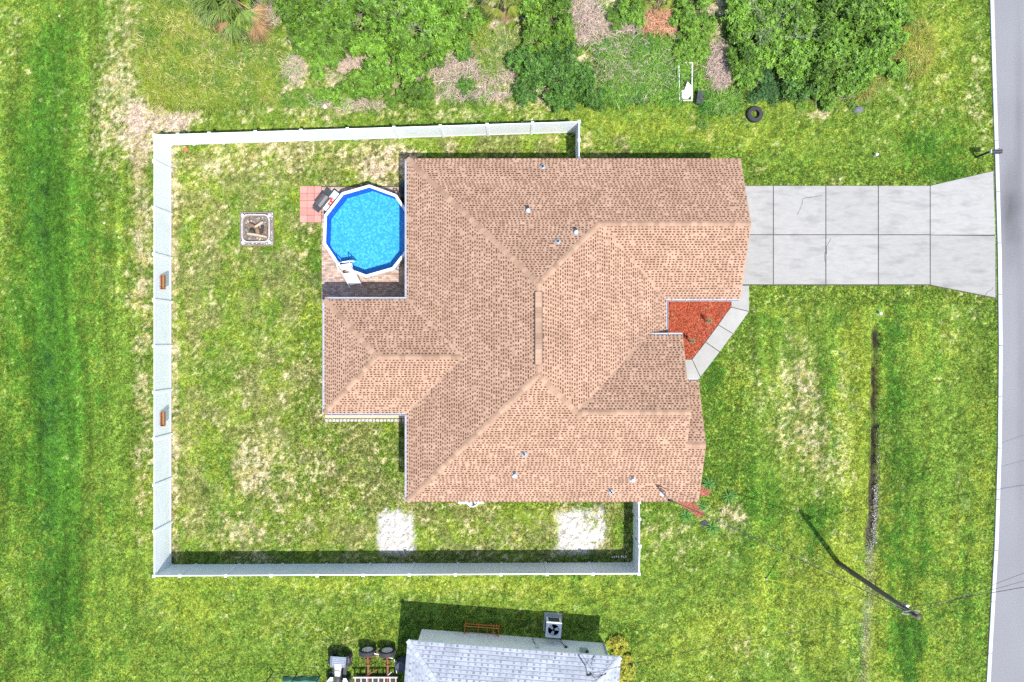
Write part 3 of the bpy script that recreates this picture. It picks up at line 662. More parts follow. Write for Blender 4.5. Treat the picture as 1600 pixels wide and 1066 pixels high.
# ---------------------------------------------------------------- fence
TP = 1.83
def fence_run(label, pts_px, skip=(), z=TP):
    pw = [P(*p, z) for p in pts_px]; pw = [V(p.x, p.y, 0) for p in pw]
    d0 = (pw[-1] - pw[0]).normalized()
    root = thing('vinyl_fence', pw[0], label, 'fence', 'white vinyl fence runs')
    def post(p):
        o = MB().prism([(p.x - .065, p.y - .065), (p.x + .065, p.y - .065), (p.x + .065, p.y + .065), (p.x - .065, p.y + .065)], -.1, 1.87).build('post', VINYL, root)
        mb = MB(); q_ = [(p.x + a * .08, p.y + b_ * .08) for a, b_ in ((-1, -1), (1, -1), (1, 1), (-1, 1))]
        vs = [(*c_, 1.872) for c_ in q_] + [(*c_, 1.895) for c_ in q_] + [(p.x, p.y, 1.955)]
        mb.mesh(vs, [(3, 2, 1, 0), (0, 1, 5, 4), (1, 2, 6, 5), (2, 3, 7, 6), (3, 0, 4, 7), (4, 5, 8), (5, 6, 8), (6, 7, 8), (7, 4, 8)]); mb.build('post_cap', VINYL, o)
    for i, p in enumerate(pw):
        if i in skip: continue
        post(p)
    for i in range(len(pw) - 1):
        a, b_ = pw[i], pw[i + 1]; d = (b_ - a).normalized(); L_ = (b_ - a).length - .13; nn = V(-d.y, d.x, 0); c0 = a + d * .065
        rz = math.atan2(d.y, d.x)
        pan = MB(); nb = max(2, round(L_ / .152)); bw = L_ / nb; vs = []; fs = []
        for k in range(nb):                       # tongue-and-groove boards, grooves recessed
            for (t0, dep) in ((.0, .014), (.04, .018), (.96, .018), (1.0, .014)):
                q_ = c0 + d * ((k + t0) * bw)
                for sd in (-1, 1):
                    for zz in (.12, 1.72): v_ = q_ + nn * (dep * sd); vs.append((v_.x, v_.y, zz))
        m_ = nb * 4
        for k in range(m_ - 1):
            fs.append((k * 4, (k + 1) * 4, (k + 1) * 4 + 1, k * 4 + 1)); fs.append((k * 4 + 3, (k + 1) * 4 + 3, (k + 1) * 4 + 2, k * 4 + 2))
            fs.append((k * 4 + 1, (k + 1) * 4 + 1, (k + 1) * 4 + 3, k * 4 + 3))
        pan.mesh(vs, fs); po = pan.build('panel', VINYL, root)
        for zz, hh, dp in ((1.765, .13, .05), (.11, .13, .05), ):
            MB().box((a + b_) / 2 + V(0, 0, zz), (L_, dp, hh), rz).build('rail', VINYL, po)
    return root
lin = lambda x, x0, y0, x1, y1: y0 + (y1 - y0) * (x - x0) / (x1 - x0)
nX = [241, 278, 327, 399, 470.5, 543, 615.5, 688, 761, 832, 905]
fence_run('long white vinyl fence run between the pool yard and the thicket', [(x, lin(x, 241, 211.5, 905, 190.5)) for x in nX])
fence_run('white vinyl fence run with two hanging planters facing the fire pit', [(241, y) for y in (252, 325, 397, 469, 541, 613, 685.5, 758, 830, 900)])
sX = [281.5, 353, 424, 496, 567.5, 639.5, 711.5, 783, 855, 926.5, 998]
fence_run('white vinyl fence run facing the neighbouring grey-roofed house', [(x, lin(x, 241, 900, 998, 896.5)) for x in sX])
fence_run('short white vinyl fence return joining the garage side of the house', [(905, 219), (905, 248)])
fence_run('short white vinyl fence return at the air-conditioner side of the house', [(998.5, 784), (999, 811)])
# corner-to-first-post panels belong to the neighbouring runs: short infills
fence_run('narrow white vinyl fence infill at the fence corner by the thicket dirt patch', [(241, 211.5), (241, 252)], skip=(0, 1))
fence_run('narrow white vinyl fence infill at the fence corner nearest the quad bike', [(241, 900), (281.5, 899.8)], skip=(0, 1))
fence_run('narrow white vinyl fence infill between gate post and fence corner', [(999.5, 853), (998.5, 896.5)], skip=(1,))
fence_run('narrow white vinyl fence infill beside the house eave and discarded frame', [(905, 190.5), (905, 219)], skip=(0, 1))
ga, gb = P(999, 811, TP), P(999.5, 853, TP); gcx = (ga.x + gb.x) / 2
gate = thing('fence_gate', V(gcx, ga.y, 0), 'white vinyl gate with diagonal brace and black hinges', 'gate')
GL = ga.y - gb.y
MB().box((gcx, (ga.y + gb.y) / 2, .95), (.036, GL - .2, 1.55)).build('gate_panel', VINYL, gate)
for zz in (.2, 1.72): MB().box((gcx, (ga.y + gb.y) / 2, zz), (.052, GL - .18, .13)).build('rail', VINYL, gate)
for sg in (-1, 1): MB().box((gcx, (ga.y + gb.y) / 2 + sg * (GL / 2 - .12), .96), (.056, .09, 1.38)).build('stile', VINYL, gate)
aa = math.atan2(1.3, GL - .4); MB().box((gcx - .04, (ga.y + gb.y) / 2, .96), (.022, math.hypot(1.3, GL - .4), .07), M=Matrix.Rotation(aa, 4, 'X')).build('brace', VINYL, gate)
for zz in (.4, 1.5): MB().box((gcx - .045, ga.y - .12, zz), (.03, .22, .06)).build('hinge', DARK, gate)
MB().box((gcx - .05, gb.y + .14, 1.05), (.035, .08, .16)).build('latch', DARK, gate)
# hanging planters
for (py, lb) in ((441, 'brown wooden planter box hung on the white fence, level with the fire pit'), (655, 'brown wooden planter box hung on the white fence, level with the rear bay')):
    c = P(248.5, py, 1.25); x0 = P(241, py, TP).x + .035
    t = thing('hanging_planter', V(x0 + .1, c.y, 1.1), lb, 'planter', 'planters hung on the fence')
    TER = mat('terracotta_wood', (.36, .16, .07), (.26, .11, .05), 7, .8)
    ln = .78
    MB().box((x0 + .035, c.y, 1.22), (.02, ln, .22)).build('back_board', TER, t); MB().box((x0 + .20, c.y, 1.20), (.02, ln, .18)).build('front_board', TER, t)
    for sg in (-1, 1): MB().box((x0 + .117, c.y + sg * (ln / 2 - .01), 1.20), (.143, .02, .18)).build('end_board', TER, t)
    MB().box((x0 + .117, c.y, 1.13), (.143, ln - .05, .05)).build('soil', mat('planter_soil', (.32, .18, .08), (.2, .11, .05), 14, .95, bump=.5), t)
    for sg in (-.25, .25): MB().tube([(x0 - .0, c.y + sg, 1.34), (x0 + .02, c.y + sg, 1.36), (x0 + .03, c.y + sg, 1.3)], .008, 6).build('hook', DARK, t)
# white stones in the fence corner shade
for k in range(7):
    c = P(956.5 + k * 3.3 + (1.5 if k > 3 else 0), 870 + random.uniform(-.6, .6)); s_ = random.uniform(.04, .055)
    mb = MB().lathe([(0, 0), (s_, .01), (s_ * .95, .05), (s_ * .5, .085), (0, .09)], (0, 0, 0), 7); o = mb.build('white_stone', mat('white_rock', (.8, .79, .77), (.7, .69, .67), 20, .8), loc=V(0, 0, 0)); o.location = (c.x, c.y, 0); o.scale = (1, random.uniform(1, 1.6), 1)
    tag(o, 'small white stone lined up in the shaded fence corner by the gate', 'stone', 'white stones in the fence corner')

# ---------------------------------------------------------------- patio, pavers, pool
pat = thing('pool_patio', P(560, 380), 'patio of small tan bricks under the above-ground pool', kind='structure')
MB().prism([P(503, 291)[:2], (-5.05, P(503, 291).y), (-5.05, 1.7), (P(503, 291).x, 1.7)], -.1, .012).build('patio_bedding', SOIL, pat)
pb = MB(); x0 = P(503, 291).x; y0 = 1.72; bw, bh = .205, .105; r_ = 0; y = y0
tones = [(1.12, 1.1, 1.06), (1.0, .92, .86), (.86, .70, .66), (1.05, .85, .78), (1.2, 1.16, 1.1), (.74, .6, .58)]
while y < P(503, 291).y - bh:
    x = x0 - (r_ % 2) * bw / 2
    while x < -5.06:
        a, b_ = max(x + .004, x0), min(x + bw - .004, -5.05)
        if b_ - a > .03:
            z = .036 + random.random() * .006; c = random.choice(tones)
            pb.mesh([(a, y + .004, 0), (b_, y + .004, 0), (b_, y + bh - .004, 0), (a, y + bh - .004, 0), (a, y + .004, z), (b_, y + .004, z), (b_, y + bh - .004, z), (a, y + bh - .004, z)], [(4, 5, 6, 7), (0, 1, 5, 4), (1, 2, 6, 5), (2, 3, 7, 6), (3, 0, 4, 7)], c)
        x += bw
    y += bh; r_ += 1
o = pb.build('patio_brick', PAVS, pat); o['kind'] = 'stuff'
pad = thing('paver_pad', P(486, 320), 'small square pad of pink-red pavers by the pool', kind='structure')
A = P(469, 291); B = P(502.6, 348); nxp, nyp = 3, 5; dx = (B.x - A.x) / nxp; dy = (A.y - B.y) / nyp
MB().prism([(A.x, A.y), (B.x, A.y), (B.x, B.y), (A.x, B.y)], -.08, .02).build('pad_bedding', SOIL, pad)
m0 = None
for i in range(nxp):
    for j in range(nyp):
        cx, cy = A.x + (i + .5) * dx, B.y + (j + .5) * dy
        if m0 is None: m0 = MB().prism([(-dx / 2 + .008, -dy / 2 + .008), (dx / 2 - .008, -dy / 2 + .008), (dx / 2 - .008, dy / 2 - .008), (-dx / 2 + .008, dy / 2 - .008)], 0, .05, inset=.006).build('paver', PAVR, pad, local=True); m0.location = V(cx, cy, 0) - ORG[pad]
        else: inst(m0, 'paver', (cx, cy, random.random() * .006), pad, rot=(0, 0, random.uniform(-.008, .008)))

RZ = 1.32; pc = P(574.5, 361, RZ); pc.z = 0; PR = 2.475
pool = thing('swimming_pool', pc, 'ten-sided above-ground pool with white rim and blue liner', 'pool')
ang = [R(90 - 2 + 36 * k) for k in range(10)]
ring = lambda r, z: [V(pc.x + r * math.cos(a), pc.y + r * math.sin(a), z) for a in ang]
LINER = mat('blue_liner', (.022, .12, .60), (.018, .10, .52), 5, .5)
FLOOR = bpy.data.materials.new('pool_floor'); FLOOR.use_nodes = True; n = FLOOR.node_tree.nodes; l = FLOOR.node_tree.links; b = n['Principled BSDF']; b.inputs['Roughness'].default_value = .6
g_ = n.new('ShaderNodeNewGeometry'); vo = n.new('ShaderNodeTexVoronoi'); vo.inputs['Scale'].default_value = 9.5
nz = n.new('ShaderNodeTexNoise'); nz.inputs['Scale'].default_value = 5; nz.inputs['Detail'].default_value = 3; l.new(g_.outputs['Position'], nz.inputs['Vector'])
mxv = n.new('ShaderNodeMix'); mxv.data_type = 'RGBA'; mxv.inputs[0].default_value = .22; l.new(g_.outputs['Position'], mxv.inputs[6]); l.new(nz.outputs['Color'], mxv.inputs[7]); l.new(mxv.outputs[2], vo.inputs['Vector'])
cr = n.new('ShaderNodeValToRGB'); e = cr.color_ramp.elements; e[0].position = .12; e[0].color = (.15, .50, .70, 1); e[1].position = .62; e[1].color = (.045, .29, .53, 1); l.new(vo.outputs['Distance'], cr.inputs[0]); l.new(cr.outputs[0], b.inputs['Base Color'])
mb = MB(); a1, a0 = ring(PR - .09, RZ - .02), ring(PR - .09, .04)
for k in range(10): j = (k + 1) % 10; mb.face([a0[k], a1[k], a1[j], a0[j]])
mb.build('liner_wall', LINER, pool)
MB().prism([p[:2] for p in ring(PR - .085, 0)], -.0, .30).build('liner_floor', FLOOR, pool)
mb = MB(); o1, o0 = ring(PR - .07, RZ - .03), ring(PR - .07, .0)
for k in range(10): j = (k + 1) % 10; mb.face([o0[k], o0[j], o1[j], o1[k]])
mb.build('pool_wall', mat('pool_wall', (.62, .65, .68), (.56, .6, .63), 3, .4), pool)
for k in range(10):
    j = (k + 1) % 10; mb = MB(); t = .004
    e0 = [(PR + .05, RZ - .06), (PR + .05, RZ - .01), (PR + .03, RZ), (PR - .09, RZ), (PR - .105, RZ - .02), (PR - .105, RZ - .05)]
    vs = []
    for (r, z) in e0:
        A_, B_ = ring(r, z)[k], ring(r, z)[j]; vs += [A_ + (B_ - A_) * t, B_ - (B_ - A_) * t]
    m_ = len(e0); fs = [(i * 2, i * 2 + 1, ((i + 1) % m_) * 2 + 1, ((i + 1) % m_) * 2) for i in range(m_)]
    fs += [[i * 2 for i in range(m_)], [i * 2 + 1 for i in range(m_)][::-1]]
    mb.mesh(vs, fs); mb.build('top_rail', WHITE, pool)
    p = ring(PR - .0, 0)[k]; MB().box(p + V(0, 0, RZ / 2 - .04), (.09, .16, RZ - .09), rz=ang[k]).build('upright', WHITE, pool)
WATER = bpy.data.materials.new('pool_water'); WATER.use_nodes = True; n = WATER.node_tree.nodes; l = WATER.node_tree.links; n.clear()
tr = n.new('ShaderNodeBsdfTransparent'); tr.inputs[0].default_value = (.66, .92, 1, 1); gl = n.new('ShaderNodeBsdfGlossy'); gl.inputs['Roughness'].default_value = .12
fr = n.new('ShaderNodeFresnel'); fr.inputs[0].default_value = 1.33; ms = n.new('ShaderNodeMixShader'); ou = n.new('ShaderNodeOutputMaterial')
g_ = n.new('ShaderNodeNewGeometry'); nz = n.new('ShaderNodeTexNoise'); nz.inputs['Scale'].default_value = 7; nz.inputs['Detail'].default_value = 2; l.new(g_.outputs['Position'], nz.inputs['Vector'])
bp = n.new('ShaderNodeBump'); bp.inputs['Strength'].default_value = .6; bp.inputs['Distance'].default_value = .05; l.new(nz.outputs[0], bp.inputs['Height'])
for s_ in (gl, fr): l.new(bp.outputs[0], s_.inputs['Normal'])
l.new(fr.outputs[0], ms.inputs[0]); l.new(tr.outputs[0], ms.inputs[1]); l.new(gl.outputs[0], ms.inputs[2]); l.new(ms.outputs[0], ou.inputs[0])
mb = MB(); mb.face(ring(PR - .092, RZ - .22)); mb.build('water', WATER, pool)

# pool ladder (A-frame)
lt = P(543, 417, RZ); lad_b = V(lt.x, lt.y, 0)
lad = thing('pool_ladder', lad_b, 'white A-frame ladder straddling the pool rim', 'ladder')
od = V(.16, -.99, 0).normalized(); sd = V(od.y, -od.x, 0)
top = lad_b + V(0, 0, RZ + .16)
for s_ in (-1, 1):
    MB().tube([lad_b + od * .95 + sd * .36 * s_ + V(0, 0, .0), lad_b + od * .30 + sd * .33 * s_ + V(0, 0, RZ + .05), lad_b + od * .18 + sd * .33 * s_ + V(0, 0, RZ + .75), lad_b + sd * .33 * s_ + V(0, 0, RZ + .92), lad_b - od * .2 + sd * .33 * s_ + V(0, 0, RZ + .75), lad_b - od * .3 + sd * .33 * s_ + V(0, 0, RZ), lad_b - od * .45 + sd * .33 * s_ + V(0, 0, .1)], .03, 8).build('handrail', WHITE, lad, smooth=True)
rzl = math.atan2(sd.y, sd.x)
MB().box(top - V(0, 0, .06), (.58, .30, .05), rzl).build('platform', WHITE, lad)
for k in range(4):
    z = RZ - .2 - k * .29; f = .30 + (RZ - z) / RZ * .60
    MB().box(lad_b + od * f + V(0, 0, z), (.64, .17, .04), rzl).build('step', WHITE, lad)
    if z > .35: MB().box(lad_b - od * (.28 + (RZ - z) / RZ * .14) + V(0, 0, z), (.6, .10, .04), rzl).build('step', WHITE, lad)
for s_ in (-1, 1): MB().tube([lad_b + od * .34 + sd * .30 * s_ + V(0, 0, RZ - .05), lad_b + od * .98 + sd * .33 * s_ + V(0, 0, .03)], .035, 8).build('stringer', WHITE, lad)

# filter and pump by the pool
fp = P(627, 309, .5)
ft = thing('pool_filter', V(fp.x, fp.y, 0), 'black pool filter canister with hose beside the house wall', 'pool filter')
MB().lathe([(.0, .02), (.21, .02), (.23, .08), (.23, .55), (.2, .66), (.1, .72), (.05, .8), (0, .8)], (fp.x, fp.y, 0.02), 18).build('canister', DARK, ft, smooth=True)
MB().tube([V(fp.x, fp.y + .3, .16), V(fp.x, fp.y + .75, .16)], .11, 12).build('pump_motor', DARK, ft)
MB().box((fp.x, fp.y + .2, .06), (.4, 1.1, .06)).build('base', DGREY, ft)
MB().tube([V(fp.x - .02, fp.y + .05, .74), V(fp.x - .12, fp.y + .3, .85), V(fp.x - .30, fp.y + .36, .75), V(fp.x - .42, fp.y + .18, .6), V(fp.x - .40, fp.y + .02, .55)], .035, 8).build('hose', RUBBER, ft, smooth=True)
MB().tube([V(fp.x + .02, fp.y + .5, .25), V(fp.x + .1, fp.y + .72, .55), V(fp.x + .05, fp.y + .85, .7)], .035, 8).build('hose', mat('blue_hose', (.03, .12, .3), rough=.5), ft, smooth=True)

# grill and folding table
gp = P(503, 313, .9); gr_ang = R(33)
gr = thing('barbecue_grill', V(gp.x, gp.y, .05), 'dark lidded barbecue grill on pink pavers by the pool', 'grill', rz=R(52))
def loc(mb, name, m_, root, **k): return mb.build(name, m_, root, local=True, **k)
loc(MB().box((0, 0, .38), (.62, .46, .5)), 'cabinet', DGREY, gr)
lidm = MB(); prof = [(-.27, .64), (-.27, .80), (-.2, .93), (-.06, .99), (.08, .99), (.2, .93), (.27, .80), (.27, .64)]
vs = [(-.36, y, z) for y, z in prof] + [(.36, y, z) for y, z in prof]; n_ = len(prof)
lidm.mesh(vs, [(i, i + n_, (i + 1) % n_ + n_, (i + 1) % n_) for i in range(n_)] + [list(range(n_)), list(range(n_, 2 * n_))[::-1]])
lid = loc(lidm, 'lid', mat('grill_lid', (.09, .085, .09), (.06, .06, .062), 8, .45), gr)
loc(MB().tube([(-.28, -.33, .83), (.28, -.33, .83)], .022, 8), 'handle', STEEL, lid)
loc(MB().box((0, -.285, .70), (.66, .012, .07)), 'trim', STEEL, lid)
for s_ in (-1, 1):
    loc(MB().box((s_ * .52, 0, .70), (.30, .44, .035)), 'side_shelf', DGREY, gr)
    loc(MB().lathe([(.085, -.03), (.09, 0), (.085, .03)], (s_ * .3, -.2, .09), 16, M=Matrix.Rotation(R(90), 4, 'Y')), 'wheel', RUBBER, gr)
    loc(MB().box((s_ * .29, .2, .06), (.05, .05, .14)), 'leg', DGREY, gr)
tp = P(516.5, 314, .75)
tb = thing('folding_table', V(tp.x, tp.y, .04), 'narrow pale blue table with a red towel beside the pool', 'table', rz=R(52))
loc(MB().box((0, 0, .74), (1.2, .36, .04)), 'table_top', PBLUE, tb); loc(MB().box((0, -.1, .768), (1.16, .06, .008)), 'edge_strip', WHITE, tb)
for sx in (-1, 1):
    for sy in (-1, 1): loc(MB().tube([(sx * .52, sy * .14, 0), (sx * .5, sy * .12, .73)], .016, 6), 'leg', DGREY, tb)
tw = MB(); N = 8
for i in range(N):
    for j in range(N):
        f = lambda a, b_: (-.25 + a * .055, -.36 + b_ * .06, .775 + .02 * math.sin(a * 1.7) * math.cos(b_ * 1.3) - (.10 * (2.2 - b_) if b_ < 2.2 else 0))
        tw.face([f(i, j), f(i + 1, j), f(i + 1, j + 1), f(i, j + 1)])
towel = tw.build('towel', REDP); towel.location = (tp.x, tp.y, .04); towel.rotation_euler = (0, 0, R(52)); tag(towel, 'crumpled red towel lying on the pale blue table', 'towel')

# ---------------------------------------------------------------- fire pit
fc = P(402, 358)
pit = thing('fire_pit', fc, 'square gravel-edged fire pit with white rounded ring and logs', 'fire pit')
hs_ = .92
GRAV = mat('grit', (.24, .21, .2), (.10, .09, .09), 16, .95, bump=.6, c3=(.42, .38, .36), scale3=9, amt3=.7)
MB().prism([(fc.x - hs_, fc.y - hs_), (fc.x + hs_, fc.y - hs_), (fc.x + hs_, fc.y + hs_), (fc.x - hs_, fc.y + hs_)], -.05, .03).build('gravel_base', GRAV, pit)
for (x, y, lx, ly) in ((0, hs_, 2 * hs_ + .06, .05), (0, -hs_, 2 * hs_ + .06, .05), (hs_, 0, .05, 2 * hs_ - .06), (-hs_, 0, .05, 2 * hs_ - .06)):
    MB().box((fc.x + x, fc.y + y, .05), (lx, ly, .1)).build('edge_board', mat('edge_timber', (.26, .21, .17), (.19, .15, .12), 7, .9), pit)
def rsq(r, cr_, z, n_=8):
    out = []
    for q_ in range(4):
        cx, cy = [(1, 1), (-1, 1), (-1, -1), (1, -1)][q_]
        for i in range(n_ + 1):
            a = q_ * math.pi / 2 + i / n_ * math.pi / 2; out.append(V(fc.x + cx * (r - cr_) + cr_ * math.cos(a), fc.y + cy * (r - cr_) + cr_ * math.sin(a), z))
    return out
mb = MB(); A = rsq(.79, .34, .03); B = rsq(.79, .34, .26); C_ = rsq(.725, .29, .26); D_ = rsq(.725, .29, .05); n_ = len(A)
for i in range(n_):
    j = (i + 1) % n_; mb.face([A[i], A[j], B[j], B[i]]); mb.face([B[i], B[j], C_[j], C_[i]]); mb.face([C_[i], C_[j], D_[j], D_[i]])
mb.build('ring_wall', mat('ring_white', (.52, .48, .46), (.36, .33, .31), 4, .7), pit)
MB().prism([p[:2] for p in rsq(.724, .29, 0)], .0, .07).build('ash_bed', ASH, pit)
for sx in (-1, 1):
    for sy in (-1, 1): MB().box((fc.x + sx * .73, fc.y + sy * .73, .11), (.10, .22, .14), rz=R(45) * (1 if sx * sy < 0 else -1) + R(90) * 0).build('corner_block', WHITE, pit)
logs = [((-.38, .28), (.0, .05), .075, LOGB, .2), ((-.02, .08), (.42, .36), .06, LOGP, .26), ((.12, -.3), (.05, .05), .1, LOGB, .16), ((-.48, -.28), (.62, -.48), .055, LOGP, .2), ((.55, .15), (.6, -.3), .05, LOGB, .13),
        ((.3, -.28), (.36, .14), .07, CHAR, .15), ((.14, -.66), (.26, -.5), .04, LOGP, .1), ((-.5, .45), (-.3, .2), .05, LOGP, .12), ((-.3, -.05), (-.05, .2), .05, CHAR, .14), ((-.35, -.12), (-.1, -.18), .1, CHAR, .17)]
lab = ['short brown log angled across the fire pit centre', 'pale split log lying over the others in the fire pit', 'thick brown stump piece in the fire pit middle', 'long pale branch across the lower side of the fire pit', 'thin reddish stick along the fire pit ring',
       'charred black log beside the brown stump in the fire pit', 'stubby pale offcut at the fire pit edge', 'small pale chunk in a fire pit corner', 'charred stick under the brown log in the fire pit', 'fat charred black lump in the fire pit']
for (a, b_, r, m_, z), lb in zip(logs, lab):
    r *= 1.3; A, B = V(fc.x + a[0], fc.y + a[1], z), V(fc.x + b_[0], fc.y + b_[1], z + random.uniform(-.02, .05)); mid = (A + B) / 2 + V(random.uniform(-.02, .02), random.uniform(-.02, .02), .01)
    o = MB().tube([A, mid, B], [r * .9, r, r * .8], 9).build('fire_log', m_, loc=(A + B) / 2); tag(o, lb, 'log', 'logs in the fire pit')
for k in range(70):
    a = random.random() * 6.28; rr = .6 * math.sqrt(random.random()); s_ = random.uniform(.02, .05)
mbx = MB()
for k in range(160):
    x, y = fc.x + random.uniform(-.62, .62), fc.y + random.uniform(-.62, .62); s_ = random.uniform(.015, .045); mbx.box((x, y, .075 + s_ * .3), (s_ * 2, s_ * random.uniform(.6, 2), s_), random.random() * 3, random.choice([.2, .35, .5, .9]))
for k in range(220):
    sd_ = random.choice([0, 1, 2, 3]); t = random.uniform(-.88, .88); q_ = random.uniform(.8, .88); x, y = [(t, q_), (t, -q_), (q_, t), (-q_, t)][sd_]; s_ = random.uniform(.015, .03); mbx.box((fc.x + x, fc.y + y, .035 + s_ * .3), (s_ * 2, s_ * 1.5, s_), random.random() * 3, random.choice([.3, .6, 1.2, 1.7]))
o = mbx.build('debris', STONE, pit); o['kind'] = 'stuff'

# ---------------------------------------------------------------- neighbour's house
nA = P(637, 1001, 2.7); nB = P(970, 1027, 2.7); rzn = math.atan2(nB.y - nA.y, nB.x - nA.x); W_ = (nB - nA).length; DEP = 10.0
nh = thing('neighbour_house', V(nA.x, nA.y, 0), 'neighbouring house with grey hipped roof and pale wall', 'house', rz=rzn)
NE = 2.7; hN = DEP / 2; zN = NE + hN * .42
def VV(x, y, z): return V(x, y, z)
nro = bpy.data.objects.new('roof', None); COL.objects.link(nro); nro.parent = nh; ORG[nro] = V(0, 0, 0)
rA, rB = VV(hN, -hN, zN), VV(W_ - hN, -hN, zN)
ns = [([VV(0, 0, NE), rA, rB, VV(W_, 0, NE)], V(-1, 0, 0), V(0, -1, .42)), ([VV(0, -DEP, NE), VV(W_, -DEP, NE), rB, rA], V(1, 0, 0), V(0, 1, .42)),
      ([VV(0, 0, NE), VV(0, -DEP, NE), rA], V(0, -1, 0), V(1, 0, .42)), ([VV(W_, 0, NE), rB, VV(W_, -DEP, NE)], V(0, 1, 0), V(-1, 0, .42))]
for poly, u, v in ns:
    top = shingle_slope(poly, u, v, .20, True, .34, (.86, 1.16), .020, (.62, .63, .68)).build('shingles', SLATE, nro, local=True); top['kind'] = 'stuff'
    mb = MB(); n_ = len(poly); tp_ = [p - V(0, 0, .012) for p in poly]; bt = [p - V(0, 0, .14) for p in poly]
    mb.mesh(tp_ + bt, [list(range(n_)), list(range(n_, 2 * n_))[::-1]] + [(i + n_, (i + 1) % n_ + n_, (i + 1) % n_, i) for i in range(n_)]); mb.build('roof_deck', WHITE, nro, local=True)
ncap = cap_mesh(math.atan(.42) * .7, .13, .3); ncap.materials[0] = SLATECAP
for a, b_ in ((VV(0, 0, NE), rA), (VV(0, -DEP, NE), rA), (VV(W_, 0, NE), rB), (VV(W_, -DEP, NE), rB), (rB, rA)):
    d = b_ - a; L_ = d.length; k_ = int(L_ / .24); d.normalize(); yv = V(0, 0, 1).cross(d).normalized(); zv = d.cross(yv); Mr = Matrix((d, yv, zv)).transposed().to_4x4()
    for i in range(k_):
        o = bpy.data.objects.new('ridge_cap', ncap); COL.objects.link(o); o.parent = nro; o.matrix_local = Matrix.Translation(a + d * (i * L_ / k_) + zv * .02) @ Mr
wl = loc(MB().prism([(.42, -.52), (W_ - .42, -.52), (W_ - .42, -DEP + .5), (.42, -DEP + .5)], -.2, 2.62), 'wall', STUCCO2, nh)
loc(MB().box((0.6, -.50, .2), (.01, .01, .01)), 'wall_clip', STEEL, nh)
# electric meter, disconnects and conduits on the wall
mtr = loc(MB().box((W_ - 1.75, -.46, 1.35), (.42, .16, .62)), 'meter_box', METERG, nh)
loc(MB().lathe([(.09, 0), (.09, .06), (.07, .10), (0, .1)], (W_ - 1.62, -.38, 1.62), 16, M=Matrix.Rotation(R(-90), 4, 'X')), 'meter_dial', DGREY, mtr)
loc(MB().tube([(W_ - 1.85, -.48, 1.6), (W_ - 1.85, -.48, 2.7), (W_ - 1.85, -.48, 3.9)], .035, 10), 'service_mast', STEEL, nh)
loc(MB().tube([(W_ - 1.85, -.48, 3.88), (W_ - 1.83, -.45, 4.0), (W_ - 1.72, -.4, 4.0), (W_ - 1.7, -.38, 3.9)], .06, 8), 'weatherhead', DARK, nh)
for k in range(3): loc(MB().tube([(W_ - 1.7, -.4, 3.9), (W_ - 1.55 + .1 * k, -.6 - .12 * k, 3.6), (W_ - 1.3, -.55 - .1 * k, 3.7), (W_ - .9, -.35 + .05 * k, 3.95)], .012, 6), 'cable_loop', BLACKPIPE, nh)
loc(MB().box((W_ - 2.7, -.47, .95), (.16, .1, .1)), 'outlet_box', DGREY, nh); loc(MB().tube([(W_ - 2.72, -.46, .9), (W_ - 2.9, -.45, .5), (W_ - 2.95, -.42, .02)], .02, 6), 'conduit', DARK, nh)
loc(MB().box((W_ - 4.3, -.46, 1.15), (.2, .1, .3)), 'disconnect_box', ACW, nh); loc(MB().tube([(W_ - 4.35, -.46, 1.0), (W_ - 4.5, -.44, .5), (W_ - 4.5, -.40, .1)], .02, 6), 'conduit', DARK, nh)
loc(MB().tube([(W_ - .52, -.46, .05), (W_ - .52, -.46, 2.45), (W_ - .5, -.25, 2.6)], .045, 8), 'downspout', GUTTER, nh)
# neighbour's condenser
na = P(865, 984, .75)
nac = thing('condenser_unit', V(na.x, na.y, 0), 'grey square condenser with exposed fan by the pale wall', 'air conditioner', rz=rzn)
loc(MB().box((-.02, .12, .03), (1.0, 1.05, .12)), 'pad', WALKC, nac)
loc(MB().prism([(-.40, -.42), (.40, -.42), (.42, -.40), (.42, .40), (.40, .42), (-.40, .42), (-.42, .40), (-.42, -.40)], .09, .74), 'casing', ACW, nac)
for sx, sy in ((0, .425), (.425, 0), (-.425, 0)): loc(MB().box((sx, sy, .42), (.6 if sx == 0 else .012, .012 if sx == 0 else .6, .5)), 'grille', DGREY, nac)
mb = MB(); seg = 32
oc = []; ic = []
for k in range(seg):
    a = 2 * math.pi * k / seg; c_, s_ = math.cos(a), math.sin(a); f = .43 / max(abs(c_), abs(s_), .72); oc.append((c_ * f, s_ * f)); ic.append((c_ * .315, s_ * .315))
for k in range(seg):
    j = (k + 1) % seg
    mb.face([(*oc[k], .80), (*oc[j], .80), (*ic[j], .80), (*ic[k], .80)][::-1]); mb.face([(*oc[k], .74), (*oc[j], .74), (*oc[j], .80), (*oc[k], .80)]); mb.face([(*ic[j], .80), (*ic[j], .744), (*ic[k], .744), (*ic[k], .80)])
loc(mb, 'top_cover', ACW, nac)
loc(MB().lathe([(0, .746), (.314, .746)], (0, 0, 0), 24), 'fan_well', DARK, nac)
fb = MB()
for k in range(3):
    a = k * 2.094 + .35; c_, s_ = math.cos(a), math.sin(a); f = lambda r, t, z: (r * c_ - t * s_, r * s_ + t * c_, z)
    fb.face([f(.06, -.05, .775), f(.28, -.13, .785), f(.30, .08, .765), f(.06, .05, .765)])
loc(fb, 'fan_blade', mat('fan_metal', (.5, .5, .52), (.4, .38, .36), 5, .5), nac); loc(MB().lathe([(.055, .75), (.055, .80), (0, .80)], (0, 0, 0), 12), 'fan_hub', DARK, nac)
